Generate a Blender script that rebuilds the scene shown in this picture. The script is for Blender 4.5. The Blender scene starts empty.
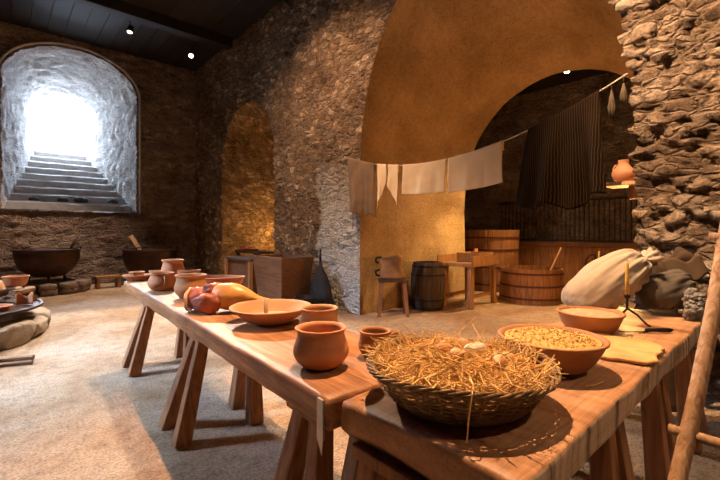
import bpy, bmesh, math, random
from mathutils import Vector, Matrix, noise
random.seed(7)
PI = math.pi
C = bpy.context.scene.collection
sc = bpy.context.scene
V = Vector

# ------------------------------------------------------------------ materials
def nt(name):
    m = bpy.data.materials.new(name); m.use_nodes = True
    t = m.node_tree; b = t.nodes['Principled BSDF']
    return m, t, b
def N(t, typ, **kw):
    n = t.nodes.new(typ)
    for k, v in kw.items():
        if k.startswith('i_'):
            n.inputs[k[2:].replace('_', ' ')].default_value = v
        else: setattr(n, k, v)
    return n
def rgb(c): return (c[0], c[1], c[2], 1)
def ramp(t, fac, stops):
    r = N(t, 'ShaderNodeValToRGB'); e = r.color_ramp.elements
    while len(e) < len(stops): e.new(0.5)
    for i, (p, c) in enumerate(stops):
        e[i].position = p; e[i].color = rgb(c)
    t.links.new(fac, r.inputs[0]); return r.outputs[0]
def mix(t, fac, a, b, mode='MIX'):
    m = N(t, 'ShaderNodeMix', data_type='RGBA', blend_type=mode)
    for s, v in ((0, fac), (6, a), (7, b)):
        if isinstance(v, (int, float)): m.inputs[s].default_value = v
        elif isinstance(v, tuple): m.inputs[s].default_value = rgb(v)
        else: t.links.new(v, m.inputs[s])
    return m.outputs[2]
def coords(t, stretch=(1, 1, 1)):
    tc = N(t, 'ShaderNodeTexCoord'); mp = N(t, 'ShaderNodeMapping')
    mp.inputs['Scale'].default_value = stretch
    t.links.new(tc.outputs['Object'], mp.inputs[0]); return mp.outputs[0]
def nz(t, co, scale, detail=6, dist=0.0, rough=.55):
    n = N(t, 'ShaderNodeTexNoise'); n.inputs['Scale'].default_value = scale
    n.inputs['Detail'].default_value = detail; n.inputs['Distortion'].default_value = dist; n.inputs['Roughness'].default_value = rough
    t.links.new(co, n.inputs['Vector']); return n.outputs[0]
def bump(t, b, h, s, d=.02):
    n = N(t, 'ShaderNodeBump'); n.inputs['Strength'].default_value = s; n.inputs['Distance'].default_value = d
    t.links.new(h, n.inputs['Height']); t.links.new(n.outputs[0], b.inputs['Normal'])
def mat(name, c1, c2, scale=6, rough=.85, bs=.4, bscale=40, stretch=(1, 1, 1), metallic=0, c3=None, dist=0.0, bd=.01, spec=.3):
    m, t, b = nt(name); co = coords(t, stretch)
    f = nz(t, co, scale, dist=dist)
    st = [(.32, c1), (.68, c2)] if c3 is None else [(.3, c1), (.5, c2), (.7, c3)]
    t.links.new(ramp(t, f, st), b.inputs['Base Color'])
    b.inputs['Roughness'].default_value = rough; b.inputs['Metallic'].default_value = metallic
    b.inputs['Specular IOR Level'].default_value = spec
    if bs: bump(t, b, nz(t, co, bscale, 5), bs, bd)
    return m
def wood(name, c1, c2, c3, axis=1, rough=.6, gs=1.0, spec=.35, bs=.35):
    s = [14*gs, 14*gs, 14*gs]; s[axis] = 1.1*gs
    m, t, b = nt(name); co = coords(t, tuple(s)); co2 = coords(t)
    f = nz(t, co, 1.6, 7, dist=1.2); g = nz(t, co2, 2.2, 4)
    col = ramp(t, f, [(.3, c1), (.5, c2), (.72, c3)])
    col = mix(t, .55, col, ramp(t, g, [(.3, (.55, .5, .45)), (.65, (1.15, 1.1, 1.05))]), 'MULTIPLY')
    t.links.new(col, b.inputs['Base Color']); b.inputs['Roughness'].default_value = rough
    b.inputs['Specular IOR Level'].default_value = spec
    bump(t, b, f, bs, .008); return m
def stone_mat(name, cols, mortar, bs=.7, dirt=(.35, .3, .27), white=(.84, .83, .80), fine=.8, cell=(.21, .095), jw=.5):
    m, t, b = nt(name); co = coords(t)
    a = N(t, 'ShaderNodeVertexColor', layer_name='tone'); sp = N(t, 'ShaderNodeSeparateColor')
    t.links.new(a.outputs[0], sp.inputs[0])
    col = ramp(t, sp.outputs[0], [(.1, cols[0]), (.5, cols[1]), (.9, cols[2])])
    n1 = nz(t, co, 1.3, 8); n2 = nz(t, co, 14, 8, rough=.7)
    mg = N(t, 'ShaderNodeMath', operation='SUBTRACT'); mg.inputs[0].default_value = 1; t.links.new(sp.outputs[1], mg.inputs[1])
    col = mix(t, mg.outputs[0], col, mortar)
    col = mix(t, fine*.9, col, ramp(t, n2, [(.3, (.45, .42, .4)), (.55, (1, 1, 1)), (.75, (1.25, 1.2, 1.15))]), 'MULTIPLY')
    col = mix(t, .8, col, ramp(t, n1, [(.35, dirt), (.6, (1, 1, 1))]), 'MULTIPLY')
    mp = N(t, 'ShaderNodeMapping'); mp.inputs['Scale'].default_value = (1/cell[0], 1/cell[0], 1/cell[1]); t.links.new(co, mp.inputs[0])
    nn = N(t, 'ShaderNodeTexNoise'); nn.inputs['Scale'].default_value = .9; nn.inputs['Detail'].default_value = 5; t.links.new(mp.outputs[0], nn.inputs['Vector'])
    va = N(t, 'ShaderNodeVectorMath', operation='SCALE'); va.inputs['Scale'].default_value = 1.3; t.links.new(nn.outputs['Color'], va.inputs[0])
    vb = N(t, 'ShaderNodeVectorMath', operation='ADD'); t.links.new(mp.outputs[0], vb.inputs[0]); t.links.new(va.outputs[0], vb.inputs[1])
    ve = N(t, 'ShaderNodeTexVoronoi', feature='DISTANCE_TO_EDGE'); vc = N(t, 'ShaderNodeTexVoronoi')
    for q in (ve, vc): q.inputs['Scale'].default_value = 1; t.links.new(vb.outputs[0], q.inputs['Vector'])
    mk = N(t, 'ShaderNodeMapRange', interpolation_type='SMOOTHSTEP'); mk.inputs[1].default_value = .0; mk.inputs[2].default_value = .16; t.links.new(ve.outputs['Distance'], mk.inputs[0])
    sc_ = N(t, 'ShaderNodeSeparateColor'); t.links.new(vc.outputs['Color'], sc_.inputs[0])
    col = mix(t, jw, col, ramp(t, sc_.outputs[0], [(.05, (.55, .50, .47)), (.5, (1, 1, 1)), (.95, (1.4, 1.37, 1.33))]), 'MULTIPLY')
    mk2 = N(t, 'ShaderNodeMath', operation='SUBTRACT'); mk2.inputs[0].default_value = 1; t.links.new(mk.outputs[0], mk2.inputs[1])
    mk3 = N(t, 'ShaderNodeMath', operation='MULTIPLY'); mk3.inputs[1].default_value = jw*1.3; t.links.new(mk2.outputs[0], mk3.inputs[0])
    col = mix(t, mk3.outputs[0], col, mortar)
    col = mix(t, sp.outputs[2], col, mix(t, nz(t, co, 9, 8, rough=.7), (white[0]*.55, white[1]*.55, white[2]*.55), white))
    n3 = nz(t, co, 34, 6, rough=.75)
    col = mix(t, fine, col, ramp(t, n3, [(.34, (.38, .36, .36)), (.5, (.95, .94, .93)), (.68, (1.4, 1.38, 1.36))]), 'MULTIPLY')
    t.links.new(col, b.inputs['Base Color']); b.inputs['Roughness'].default_value = .95
    b.inputs['Specular IOR Level'].default_value = .15
    hs = N(t, 'ShaderNodeMath', operation='ADD'); t.links.new(nz(t, co, 13, 10, dist=.6, rough=.75), hs.inputs[0]); t.links.new(n3, hs.inputs[1])
    h2 = N(t, 'ShaderNodeMath', operation='MULTIPLY'); h2.inputs[1].default_value = 2.2*jw; t.links.new(mk.outputs[0], h2.inputs[0])
    h3 = N(t, 'ShaderNodeMath', operation='ADD'); t.links.new(hs.outputs[0], h3.inputs[0]); t.links.new(h2.outputs[0], h3.inputs[1])
    bump(t, b, h3.outputs[0], bs, .045); return m

M = {}
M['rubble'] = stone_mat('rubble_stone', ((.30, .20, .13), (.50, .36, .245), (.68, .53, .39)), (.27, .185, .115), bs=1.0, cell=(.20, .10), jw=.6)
M['backstone'] = stone_mat('back_stone', ((.20, .15, .125), (.38, .285, .225), (.52, .41, .32)), (.28, .21, .165))
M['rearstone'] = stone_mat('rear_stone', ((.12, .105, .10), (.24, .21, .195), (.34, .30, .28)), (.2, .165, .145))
M['plaster'] = stone_mat('vault_plaster', ((.46, .32, .17), (.50, .35, .19), (.54, .38, .21)), (.44, .31, .17), bs=.65, fine=.42, jw=.0, dirt=(.62, .58, .52))
M['reveal'] = stone_mat('limewashed_stone', ((.42, .41, .40), (.55, .54, .53), (.66, .65, .64)), (.5, .48, .47), bs=.5, jw=.3, dirt=(.8, .8, .8))
M['step'] = mat('step_stone', (.34, .32, .31), (.56, .54, .52), 3, .9, .6, 20, c3=(.44, .42, .4))
M['hearth'] = mat('hearth_stone', (.20, .15, .115), (.42, .34, .26), 4, .95, .8, 14, c3=(.3, .235, .18), bd=.03)
M['plinth'] = mat('plinth_stone', (.09, .068, .052), (.20, .155, .12), 4, .95, .8, 14, c3=(.14, .105, .08), bd=.03)
M['darkstone'] = mat('dark_stone', (.03, .028, .028), (.09, .08, .075), 5, .85, .7, 14)
def floor_mat():
    m, t, b = nt('packed_earth_floor'); co = coords(t)
    f = nz(t, co, 1.1, 8, dist=.5); g = nz(t, co, 9, 10, rough=.7); k = nz(t, co, 60, 4, rough=.7)
    col = ramp(t, f, [(.34, (.44, .27, .14)), (.5, (.56, .40, .26)), (.66, (.62, .49, .37))])
    col = mix(t, .75, col, ramp(t, g, [(.32, (.5, .47, .45)), (.5, (1, 1, 1)), (.7, (1.2, 1.18, 1.15))]), 'MULTIPLY')
    col = mix(t, .6, col, ramp(t, k, [(.38, (.3, .3, .3)), (.58, (1.15, 1.15, 1.15))]), 'MULTIPLY')
    t.links.new(col, b.inputs['Base Color']); b.inputs['Roughness'].default_value = .7
    b.inputs['Specular IOR Level'].default_value = .3
    h = N(t, 'ShaderNodeMath', operation='ADD'); t.links.new(g, h.inputs[0]); t.links.new(k, h.inputs[1])
    bump(t, b, h.outputs[0], 1.0, .035); return m
M['floor'] = floor_mat()
M['ceil'] = wood('ceiling_boards', (.010, .008, .006), (.016, .012, .010), (.024, .018, .015), 0, .8)
M['table'] = wood('scrubbed_table_wood', (.22, .095, .038), (.40, .185, .078), (.53, .285, .14), 1, .5, .8, .45)
def board_mat():
    m, t, b = nt('banded_table_wood'); tc = N(t, 'ShaderNodeTexCoord'); sx = N(t, 'ShaderNodeSeparateXYZ')
    t.links.new(tc.outputs['Object'], sx.inputs[0])
    cmb = N(t, 'ShaderNodeCombineXYZ'); t.links.new(sx.outputs[0], cmb.inputs[0])
    z = N(t, 'ShaderNodeMath', operation='MULTIPLY'); z.inputs[1].default_value = .12; t.links.new(sx.outputs[1], z.inputs[0]); t.links.new(z.outputs[0], cmb.inputs[1])
    band = nz(t, cmb.outputs[0], 5.5, 3); co = coords(t, (11, 1.3, 11)); gr = nz(t, co, 1.7, 7, dist=1.0); big = nz(t, coords(t), 2.5, 5)
    col = ramp(t, band, [(.36, (.24, .115, .055)), (.43, (.44, .23, .115)), (.55, (.52, .30, .165)), (.66, (.42, .24, .13))])
    col = mix(t, .6, col, ramp(t, gr, [(.3, (.6, .55, .5)), (.55, (1, 1, 1)), (.75, (1.2, 1.18, 1.15))]), 'MULTIPLY')
    col = mix(t, .6, col, ramp(t, big, [(.3, (.65, .6, .58)), (.6, (1.1, 1.08, 1.06))]), 'MULTIPLY')
    # weathered grey end grain on the edge faces, with dark bands
    ge = N(t, 'ShaderNodeNewGeometry'); sn = N(t, 'ShaderNodeSeparateXYZ'); t.links.new(ge.outputs['True Normal'], sn.inputs[0])
    ab = N(t, 'ShaderNodeMath', operation='MULTIPLY'); ab.inputs[1].default_value = -1.0; t.links.new(sn.outputs[1], ab.inputs[0])
    mr = N(t, 'ShaderNodeMapRange'); mr.inputs[1].default_value = .55; mr.inputs[2].default_value = .9; t.links.new(ab.outputs[0], mr.inputs[0])
    stripe = nz(t, cmb.outputs[0], 16, 2)
    edge = ramp(t, stripe, [(.38, (.10, .06, .04)), (.46, (.40, .30, .215)), (.6, (.56, .45, .345)), (.7, (.34, .22, .14))])
    col = mix(t, mr.outputs[0], col, edge)
    t.links.new(col, b.inputs['Base Color']); b.inputs['Roughness'].default_value = .45; b.inputs['Specular IOR Level'].default_value = .45
    bump(t, b, gr, .3, .006); return m
M['board'] = board_mat()
def finegrain(m, ax, k=.5):
    t = m.node_tree; b = t.nodes['Principled BSDF']; l = b.inputs['Base Color'].links[0].from_socket
    sv = [95, 95, 95]; sv[ax] = 3.5
    g = nz(t, coords(t, tuple(sv)), 1.0, 6, dist=.4, rough=.7); w = nz(t, coords(t), 7, 8, rough=.7)
    c = mix(t, k, l, ramp(t, g, [(.34, (.42, .38, .36)), (.52, (1, 1, 1)), (.7, (1.25, 1.22, 1.2))]), 'MULTIPLY')
    c = mix(t, k, c, ramp(t, w, [(.36, (.6, .56, .54)), (.52, (1, 1, 1)), (.7, (1.15, 1.14, 1.12))]), 'MULTIPLY')
    t.links.new(c, b.inputs['Base Color'])
    r = N(t, 'ShaderNodeMapRange'); r.inputs[3].default_value = .38; r.inputs[4].default_value = .68; t.links.new(w, r.inputs[0]); t.links.new(r.outputs[0], b.inputs['Roughness'])
finegrain(M['table'], 1, .6); finegrain(M['board'], 0, .55)
M['leg'] = wood('table_leg_wood', (.14, .06, .028), (.27, .125, .055), (.37, .19, .09), 2, .6)
M['oak'] = wood('oak_wood', (.17, .085, .035), (.32, .17, .07), (.42, .24, .11), 2, .6)
M['oaky'] = wood('oak_wood_lengthwise', (.17, .085, .035), (.32, .17, .07), (.42, .24, .11), 1, .6)
M['pale'] = wood('pale_wood', (.40, .23, .11), (.54, .35, .19), (.62, .43, .25), 2, .6)
M['ladder'] = wood('weathered_ladder_wood', (.20, .10, .055), (.38, .24, .145), (.52, .39, .27), 2, .75, 1.6)
M['darkoak'] = wood('dark_wood', (.025, .016, .012), (.055, .035, .025), (.085, .055, .038), 2, .6)
M['chest'] = wood('chest_wood', (.075, .032, .014), (.135, .06, .025), (.19, .092, .042), 1, .6)
M['chestz'] = wood('post_wood', (.20, .10, .045), (.32, .17, .08), (.40, .23, .11), 2, .6)
M['tub'] = wood('tub_wood', (.13, .058, .025), (.24, .115, .048), (.32, .165, .075), 2, .6)
M['fire'] = wood('firewood', (.16, .09, .05), (.30, .18, .1), (.42, .27, .16), 0, .85)
M['hoop'] = mat('dark_hoop', (.05, .018, .012), (.09, .03, .02), 8, .6, .3, 30)
M['terra'] = mat('terracotta', (.42, .16, .07), (.53, .225, .105), 5, .7, .25, 26, (1, 1, 3), c3=(.47, .19, .085), bd=.004)
M['terra2'] = mat('dark_terracotta', (.33, .15, .065), (.43, .21, .10), 5, .75, .25, 26, (1, 1, 3), bd=.004)
M['terra3'] = mat('pale_terracotta', (.41, .19, .085), (.52, .27, .13), 5, .7, .25, 26, (1, 1, 4), bd=.004)
M['iron'] = mat('black_iron', (.012, .011, .011), (.03, .026, .024), 9, .55, .4, 40, metallic=.5)
M['rust'] = mat('rusty_iron', (.028, .016, .012), (.075, .032, .02), 5, .55, .4, 30, metallic=.4)
M['steel'] = mat('worn_steel', (.30, .29, .28), (.5, .48, .46), 9, .4, .2, 40, metallic=.8)
M['wick'] = mat('wicker', (.10, .055, .026), (.27, .165, .075), 12, .6, .3, 60, c3=(.19, .11, .05))
M['straw'] = mat('straw', (.42, .23, .06), (.70, .45, .165), 14, .7, 0, c3=(.56, .34, .10))
M['strawbed'] = mat('straw_bed', (.30, .15, .04), (.62, .38, .12), 22, .9, 1, 60, c3=(.48, .28, .09), bd=.03)
M['eggw'] = mat('white_egg', (.74, .62, .5), (.82, .72, .6), 8, .5, .05, 60)
M['eggb'] = mat('tan_egg', (.58, .33, .16), (.68, .42, .22), 8, .5, .05, 60)
M['grain'] = mat('crumbly_meal', (.46, .25, .07), (.64, .40, .13), 40, .9, 1, 60, c3=(.56, .33, .10), bd=.02)
M['flour'] = mat('coarse_flour', (.44, .25, .14), (.58, .37, .225), 30, .95, .6, 70)
M['bread'] = mat('flat_bread', (.44, .24, .09), (.60, .37, .15), 8, .85, .6, 30, c3=(.52, .30, .11))
M['loaf'] = mat('bread_crust', (.35, .17, .07), (.60, .36, .17), 6, .85, .5, 20)
M['skin'] = mat('roast_skin', (.50, .20, .05), (.68, .34, .09), 7, .4, .5, 25, c3=(.6, .26, .06), spec=.5)
M['meat'] = mat('red_meat', (.17, .028, .018), (.40, .12, .07), 9, .45, .6, 22, c3=(.25, .05, .03), spec=.5)
M['fat'] = mat('meat_fat', (.62, .40, .26), (.72, .5, .34), 8, .5, .4, 25)
M['sack'] = mat('sackcloth', (.38, .31, .235), (.48, .40, .31), 3, .95, .5, 160, bd=.004)
M['sack2'] = mat('grey_sackcloth', (.085, .068, .05), (.13, .105, .08), 3, .95, .5, 160, bd=.004)
M['canvas'] = mat('brown_canvas', (.075, .043, .022), (.13, .077, .042), 5, .9, .5, 120, bd=.004)
M['cream'] = mat('cream_linen', (.74, .56, .35), (.82, .65, .43), 4, .95, .4, 140, bd=.004)
M['tan'] = mat('tan_linen', (.15, .095, .055), (.23, .15, .09), 4, .95, .4, 140, bd=.004)
def striped():
    m, t, b = nt('dark_striped_wool'); co = coords(t)
    w = N(t, 'ShaderNodeTexWave', wave_type='BANDS', bands_direction='Y'); w.inputs['Scale'].default_value = 15; w.inputs['Distortion'].default_value = 2.5
    t.links.new(co, w.inputs[0])
    col = ramp(t, w.outputs[1], [(.35, (.008, .0045, .0025)), (.7, (.015, .0085, .004)), (.95, (.042, .023, .010))])
    t.links.new(col, b.inputs['Base Color']); b.inputs['Roughness'].default_value = .95; b.inputs['Specular IOR Level'].default_value = .05
    bump(t, b, nz(t, co, 120, 4), .4, .004); return m
M['wool'] = striped()
M['rope'] = mat('hemp_line', (.45, .38, .3), (.6, .52, .42), 30, .9, .3, 90)
M['wax'] = mat('yellow_wax', (.72, .46, .08), (.80, .56, .13), 6, .5, 0)
M['leather'] = mat('tan_leather', (.18, .09, .04), (.28, .15, .07), 6, .7, .4, 60)
M['black'] = mat('black_leather', (.008, .007, .007), (.02, .017, .016), 6, .7, .4, 60)
M['herb'] = mat('dried_herb', (.05, .035, .02), (.12, .08, .04), 16, .95, .5, 60)
def lamp_mat():
    m, t, b = nt('lamp_glow'); b.inputs['Emission Color'].default_value = (1, .78, .5, 1); b.inputs['Emission Strength'].default_value = 14
    b.inputs['Base Color'].default_value = (1, .9, .8, 1); return m
M['lamp'] = lamp_mat()

# ------------------------------------------------------------------ mesh builder
class MB:
    def __init__(s): s.v = []; s.f = []
    def add(s, vs, fs):
        b = len(s.v); s.v += [V(p) for p in vs]; s.f += [tuple(b+i for i in f) for f in fs]; return s
    def box(s, c, d, rot=None, taper=1.0):
        r = rot or Matrix()
        vs = []
        for z in (-.5, .5):
            k = taper if z > 0 else 1.0
            for x, y in ((-.5, -.5), (.5, -.5), (.5, .5), (-.5, .5)):
                vs.append(V(c) + r.to_3x3() @ V((x*d[0]*k, y*d[1]*k, z*d[2])))
        return s.add(vs, [(0, 3, 2, 1), (4, 5, 6, 7), (0, 1, 5, 4), (1, 2, 6, 5), (2, 3, 7, 6), (3, 0, 4, 7)])
    def bar(s, a, b, w0, w1, up=None):
        """square bar from a to b; w0, w1 = (wx, wy) at both ends"""
        a = V(a); b = V(b); d = (b-a).normalized()
        u = V(up or (1, 0, 0)); u = (u - d*u.dot(d)).normalized(); w = d.cross(u)
        vs = []
        for p, ww in ((a, w0), (b, w1)):
            for x, y in ((-.5, -.5), (.5, -.5), (.5, .5), (-.5, .5)): vs.append(p + u*x*ww[0] + w*y*ww[1])
        return s.add(vs, [(0, 3, 2, 1), (4, 5, 6, 7), (0, 1, 5, 4), (1, 2, 6, 5), (2, 3, 7, 6), (3, 0, 4, 7)])
    def tube(s, pts, r, n=8, closed=False, caps=True):
        pts = [V(p) for p in pts]; m = len(pts)
        rs = r if isinstance(r, (list, tuple)) else [r]*m
        vs = []; prev = None
        for i, p in enumerate(pts):
            if closed: d = pts[(i+1) % m]-pts[i-1]
            else: d = pts[min(i+1, m-1)]-pts[max(i-1, 0)]
            d.normalize()
            if prev is None:
                u = d.orthogonal().normalized()
            else:
                u = (prev - d*prev.dot(d)); u = u.normalized() if u.length > 1e-6 else d.orthogonal().normalized()
            prev = u; w = d.cross(u)
            rr = rs[i] if isinstance(rs[i], tuple) else (rs[i], rs[i])
            for k in range(n):
                a = 2*PI*k/n; vs.append(p + u*math.cos(a)*rr[0] + w*math.sin(a)*rr[1])
        fs = []
        for i in range(m if closed else m-1):
            j = (i+1) % m
            for k in range(n): fs.append((i*n+k, i*n+(k+1) % n, j*n+(k+1) % n, j*n+k))
        if caps and not closed: fs += [tuple(range(n-1, -1, -1)), tuple((m-1)*n+k for k in range(n))]
        return s.add(vs, fs)
    def lathe(s, prof, n=40, sx=1, sy=1, wob=0, c=(0, 0, 0), close=True):
        vs = []; fs = []; m = len(prof)
        for i, (r, z) in enumerate(prof):
            for k in range(n):
                a = 2*PI*k/n; x = math.cos(a)*r*sx; y = math.sin(a)*r*sy
                if wob:
                    q = 1+wob*noise.noise(V((math.cos(a)*1.3+c[0]*9, math.sin(a)*1.3+c[1]*7, z*9)))
                    x *= q; y *= q
                vs.append((c[0]+x, c[1]+y, c[2]+z))
        for i in range(m-1):
            for k in range(n): fs.append((i*n+k, i*n+(k+1) % n, (i+1)*n+(k+1) % n, (i+1)*n+k))
        if close: fs += [tuple(range(n-1, -1, -1)), tuple((m-1)*n+k for k in range(n))]
        return s.add(vs, fs)
    def blob(s, c, r, nu=20, nv=14, amp=.12, fr=2.0, seed=0, pw=1.0, rot=None):
        vs = []; fs = []; rm = rot.to_3x3() if rot else Matrix.Identity(3)
        sg = lambda x: math.copysign(abs(x)**pw, x)
        for i in range(nv+1):
            t = PI*i/nv - PI/2
            for k in range(nu):
                a = 2*PI*k/nu
                d = V((sg(math.cos(t))*sg(math.cos(a)), sg(math.cos(t))*sg(math.sin(a)), sg(math.sin(t))))
                q = 1+amp*noise.fractal(d*fr+V((seed*3.7, seed*1.9, seed)), 1, 2, 3)
                vs.append(V(c)+rm @ V((d.x*r[0]*q, d.y*r[1]*q, d.z*r[2]*q)))
        for i in range(nv):
            for k in range(nu): fs.append((i*nu+k, i*nu+(k+1) % nu, (i+1)*nu+(k+1) % nu, (i+1)*nu+k))
        return s.add(vs, fs)
    def grid(s, fn, nu, nv):
        vs = [fn(i/nu, j/nv) for j in range(nv+1) for i in range(nu+1)]
        fs = [(j*(nu+1)+i, j*(nu+1)+i+1, (j+1)*(nu+1)+i+1, (j+1)*(nu+1)+i) for j in range(nv) for i in range(nu)]
        return s.add(vs, fs)
    def clampz(s, z0):
        for p in s.v: p.z = max(p.z, z0)
        return s
    def mod(s, fn):
        s.v = [V(fn(p)) for p in s.v]; return s

def obj(name, mb, m, parent=None, smooth=False, bevel=0, solid=0, sub=0, loc=None, tone=None):
    me = bpy.data.meshes.new(name)
    me.from_pydata([tuple(p) for p in mb.v], [], mb.f); me.validate()
    b = bmesh.new(); b.from_mesh(me)
    bmesh.ops.remove_doubles(b, verts=b.verts, dist=1e-6)
    bmesh.ops.recalc_face_normals(b, faces=b.faces)
    if bevel: bmesh.ops.bevel(b, geom=list(b.edges), offset=bevel, segments=2, affect='EDGES', profile=.6)
    b.to_mesh(me); b.free()
    if smooth: me.polygons.foreach_set('use_smooth', [True]*len(me.polygons))
    me.materials.append(m)
    o = bpy.data.objects.new(name, me); C.objects.link(o)
    if parent: o.parent = parent
    if loc: o.location = loc
    if solid:
        k = o.modifiers.new('s', 'SOLIDIFY'); k.thickness = solid; k.offset = 0
    if sub:
        k = o.modifiers.new('u', 'SUBSURF'); k.levels = sub; k.render_levels = sub
    return o
def tag(o, label, cat, group=None, kind=None):
    if label: o['label'] = label
    if cat: o['category'] = cat
    if group: o['group'] = group
    if kind: o['kind'] = kind
    return o
def thing(name, label, cat, loc=(0, 0, 0), rotz=0, group=None):
    o = bpy.data.objects.new(name, None); C.objects.link(o); o.empty_display_size = .1
    o.location = loc; o.rotation_euler = (0, 0, rotz)
    return tag(o, label, cat, group)
def dup(root, loc, rotz, label, group=None):
    r = root.copy(); C.objects.link(r); r.location = loc; r.rotation_euler = (0, 0, rotz); r['label'] = label
    if group: r['group'] = group
    for ch in list(root.children):
        c = ch.copy(); C.objects.link(c); c.parent = r
        for g in list(ch.children):
            d = g.copy(); C.objects.link(d); d.parent = c
    return r
def struct(o): o['kind'] = 'structure'; return o
def at(px, py, h):
    """the point at height h seen at a picture position"""
    z = 400*(1.3-h)/(py-230); l = (px-360)/400*z
    return (.742*l+.671*z, -.671*l+.742*z)
RT = lambda ax, deg: Matrix.Rotation(math.radians(deg), 4, ax)

# ------------------------------------------------------------------ rough stone surfaces
def rubble(p, su=.30, sv=.13, k=1.0):
    if su is None: su, sv = (.36, .135) if p.y < 2.7 else (.22, .105)
    """stone relief at a point: (height 0..1, tone of the stone, 1 on stone and 0 on mortar)"""
    q = V((p.x/su, p.y/su, p.z/sv)); q += .45*V(noise.noise_vector(q*.6)); q += .16*V(noise.noise_vector(q*2.1))
    d, pt = noise.voronoi(q)
    e = d[1]-d[0]; t = .5+.5*noise.cell(pt[0]*5.3) if False else (noise.noise(pt[0]*3.1)*.9+.5)
    t = min(1, max(0, t)); m = min(1, max(0, e/(.17 if p.y < 2.7 else .25))); m = m*m*(3-2*m)
    h = m*(.30+.70*t*t*(3-2*t)) + .22*noise.fractal(p*9, 1, 2, 4) + .16*noise.fractal(p*26, 1, 2, 2)
    return h, t, m
class Arch:
    def __init__(s, c, a, sp, b, z0=0): s.c, s.a, s.sp, s.b, s.z0 = c, a, sp, b, z0
    def inside(s, u, z):
        if z < s.z0: return False
        if z < s.sp: return abs(u-s.c) < s.a
        return ((u-s.c)/s.a)**2+((z-s.sp)/s.b)**2 < 1
    def project(s, u, z):
        if z < s.z0+.03 and s.z0 > 0: return u, s.z0
        if z < s.sp: return (s.c+math.copysign(s.a, u-s.c), z)
        x, y = (u-s.c)/s.a, (z-s.sp)/s.b; r = math.hypot(x, y) or 1
        return s.c+x/r*s.a, s.sp+y/r*s.b
    def dist(s, u, z):
        if z < s.z0: return max(s.z0-z, abs(u-s.c)-s.a)
        if z < s.sp: return abs(abs(u-s.c)-s.a)
        x, y = (u-s.c)/s.a, (z-s.sp)/s.b; return abs(math.hypot(x, y)-1)*min(s.a, s.b)
    def inward(s, u, z):
        if z < s.z0+.05 and s.z0 > 0: return (0, 1)
        if z < s.sp: return (-math.copysign(1, u-s.c), 0)
        x, y = (u-s.c)/s.a**2, (z-s.sp)/s.b**2; r = math.hypot(x, y) or 1
        return (-x/r, -y/r)
    def ring(s, n=40, m=14):
        pts = [(s.c-s.a, s.z0+(s.sp-s.z0)*i/m) for i in range(m)]
        pts += [(s.c-s.a*math.cos(PI*i/n), s.sp+s.b*math.sin(PI*i/n)) for i in range(n+1)]
        pts += [(s.c+s.a, s.sp-(s.sp-s.z0)*i/m) for i in range(1, m+1)]
        return pts
def settone(o, vals):
    me = o.data; at = me.color_attributes.new('tone', 'FLOAT_COLOR', 'POINT')
    for i, c in enumerate(vals): at.data[i].color = (c[0], c[1], c[2], 1)
def raw(name, vs, fs, m, tones):
    me = bpy.data.meshes.new(name); me.from_pydata([tuple(p) for p in vs], [], fs)
    me.polygons.foreach_set('use_smooth', [True]*len(me.polygons)); me.materials.append(m)
    o = bpy.data.objects.new(name, me); C.objects.link(o); settone(o, tones); return struct(o)
def rough_wall(name, us, zs, plane, nrm, axis, arches, m, amp=.05, su=.3, sv=.13, white=None, ampfn=None):
    """wall on plane X=plane (axis 'x') or Y=plane (axis 'y'), bulging along nrm (+-1)"""
    P3 = (lambda u, z: V((plane, u, z))) if axis == 'x' else (lambda u, z: V((u, plane, z)))
    nu, nv = len(us), len(zs); idx = {}; vs = []; fs = []; tones = []
    ins = [[any(a.inside(us[i], zs[j]) for a in arches) for i in range(nu)] for j in range(nv)]
    def vert(i, j):
        if (i, j) in idx: return idx[(i, j)]
        u, z = us[i], zs[j]; A = None
        for a in arches:
            if a.inside(u, z) : u, z = a.project(u, z); A = a
        p = P3(u, z); h, t, mm = rubble(p, su, sv)
        n = V((nrm, 0, 0)) if axis == 'x' else V((0, nrm, 0))
        for a in arches:
            dd = a.dist(u, z)
            if dd < .22:
                iu, iz = a.inward(u, z); w = (1-dd/.22); w *= w
                e = V((0, iu, iz)) if axis == 'x' else V((iu, 0, iz))
                n = (n*(1-.5*w)+e*.5*w).normalized()
        k = amp*(ampfn(u, z) if ampfn else 1)
        vs.append(p+n*h*k); tones.append((t, mm, white(u, z) if white else 0))
        idx[(i, j)] = len(vs)-1; return len(vs)-1
    for j in range(nv-1):
        for i in range(nu-1):
            if ins[j][i] and ins[j][i+1] and ins[j+1][i] and ins[j+1][i+1]: continue
            fs.append((vert(i, j), vert(i+1, j), vert(i+1, j+1), vert(i, j+1)))
    return raw(name, vs, fs, m, tones)
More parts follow.
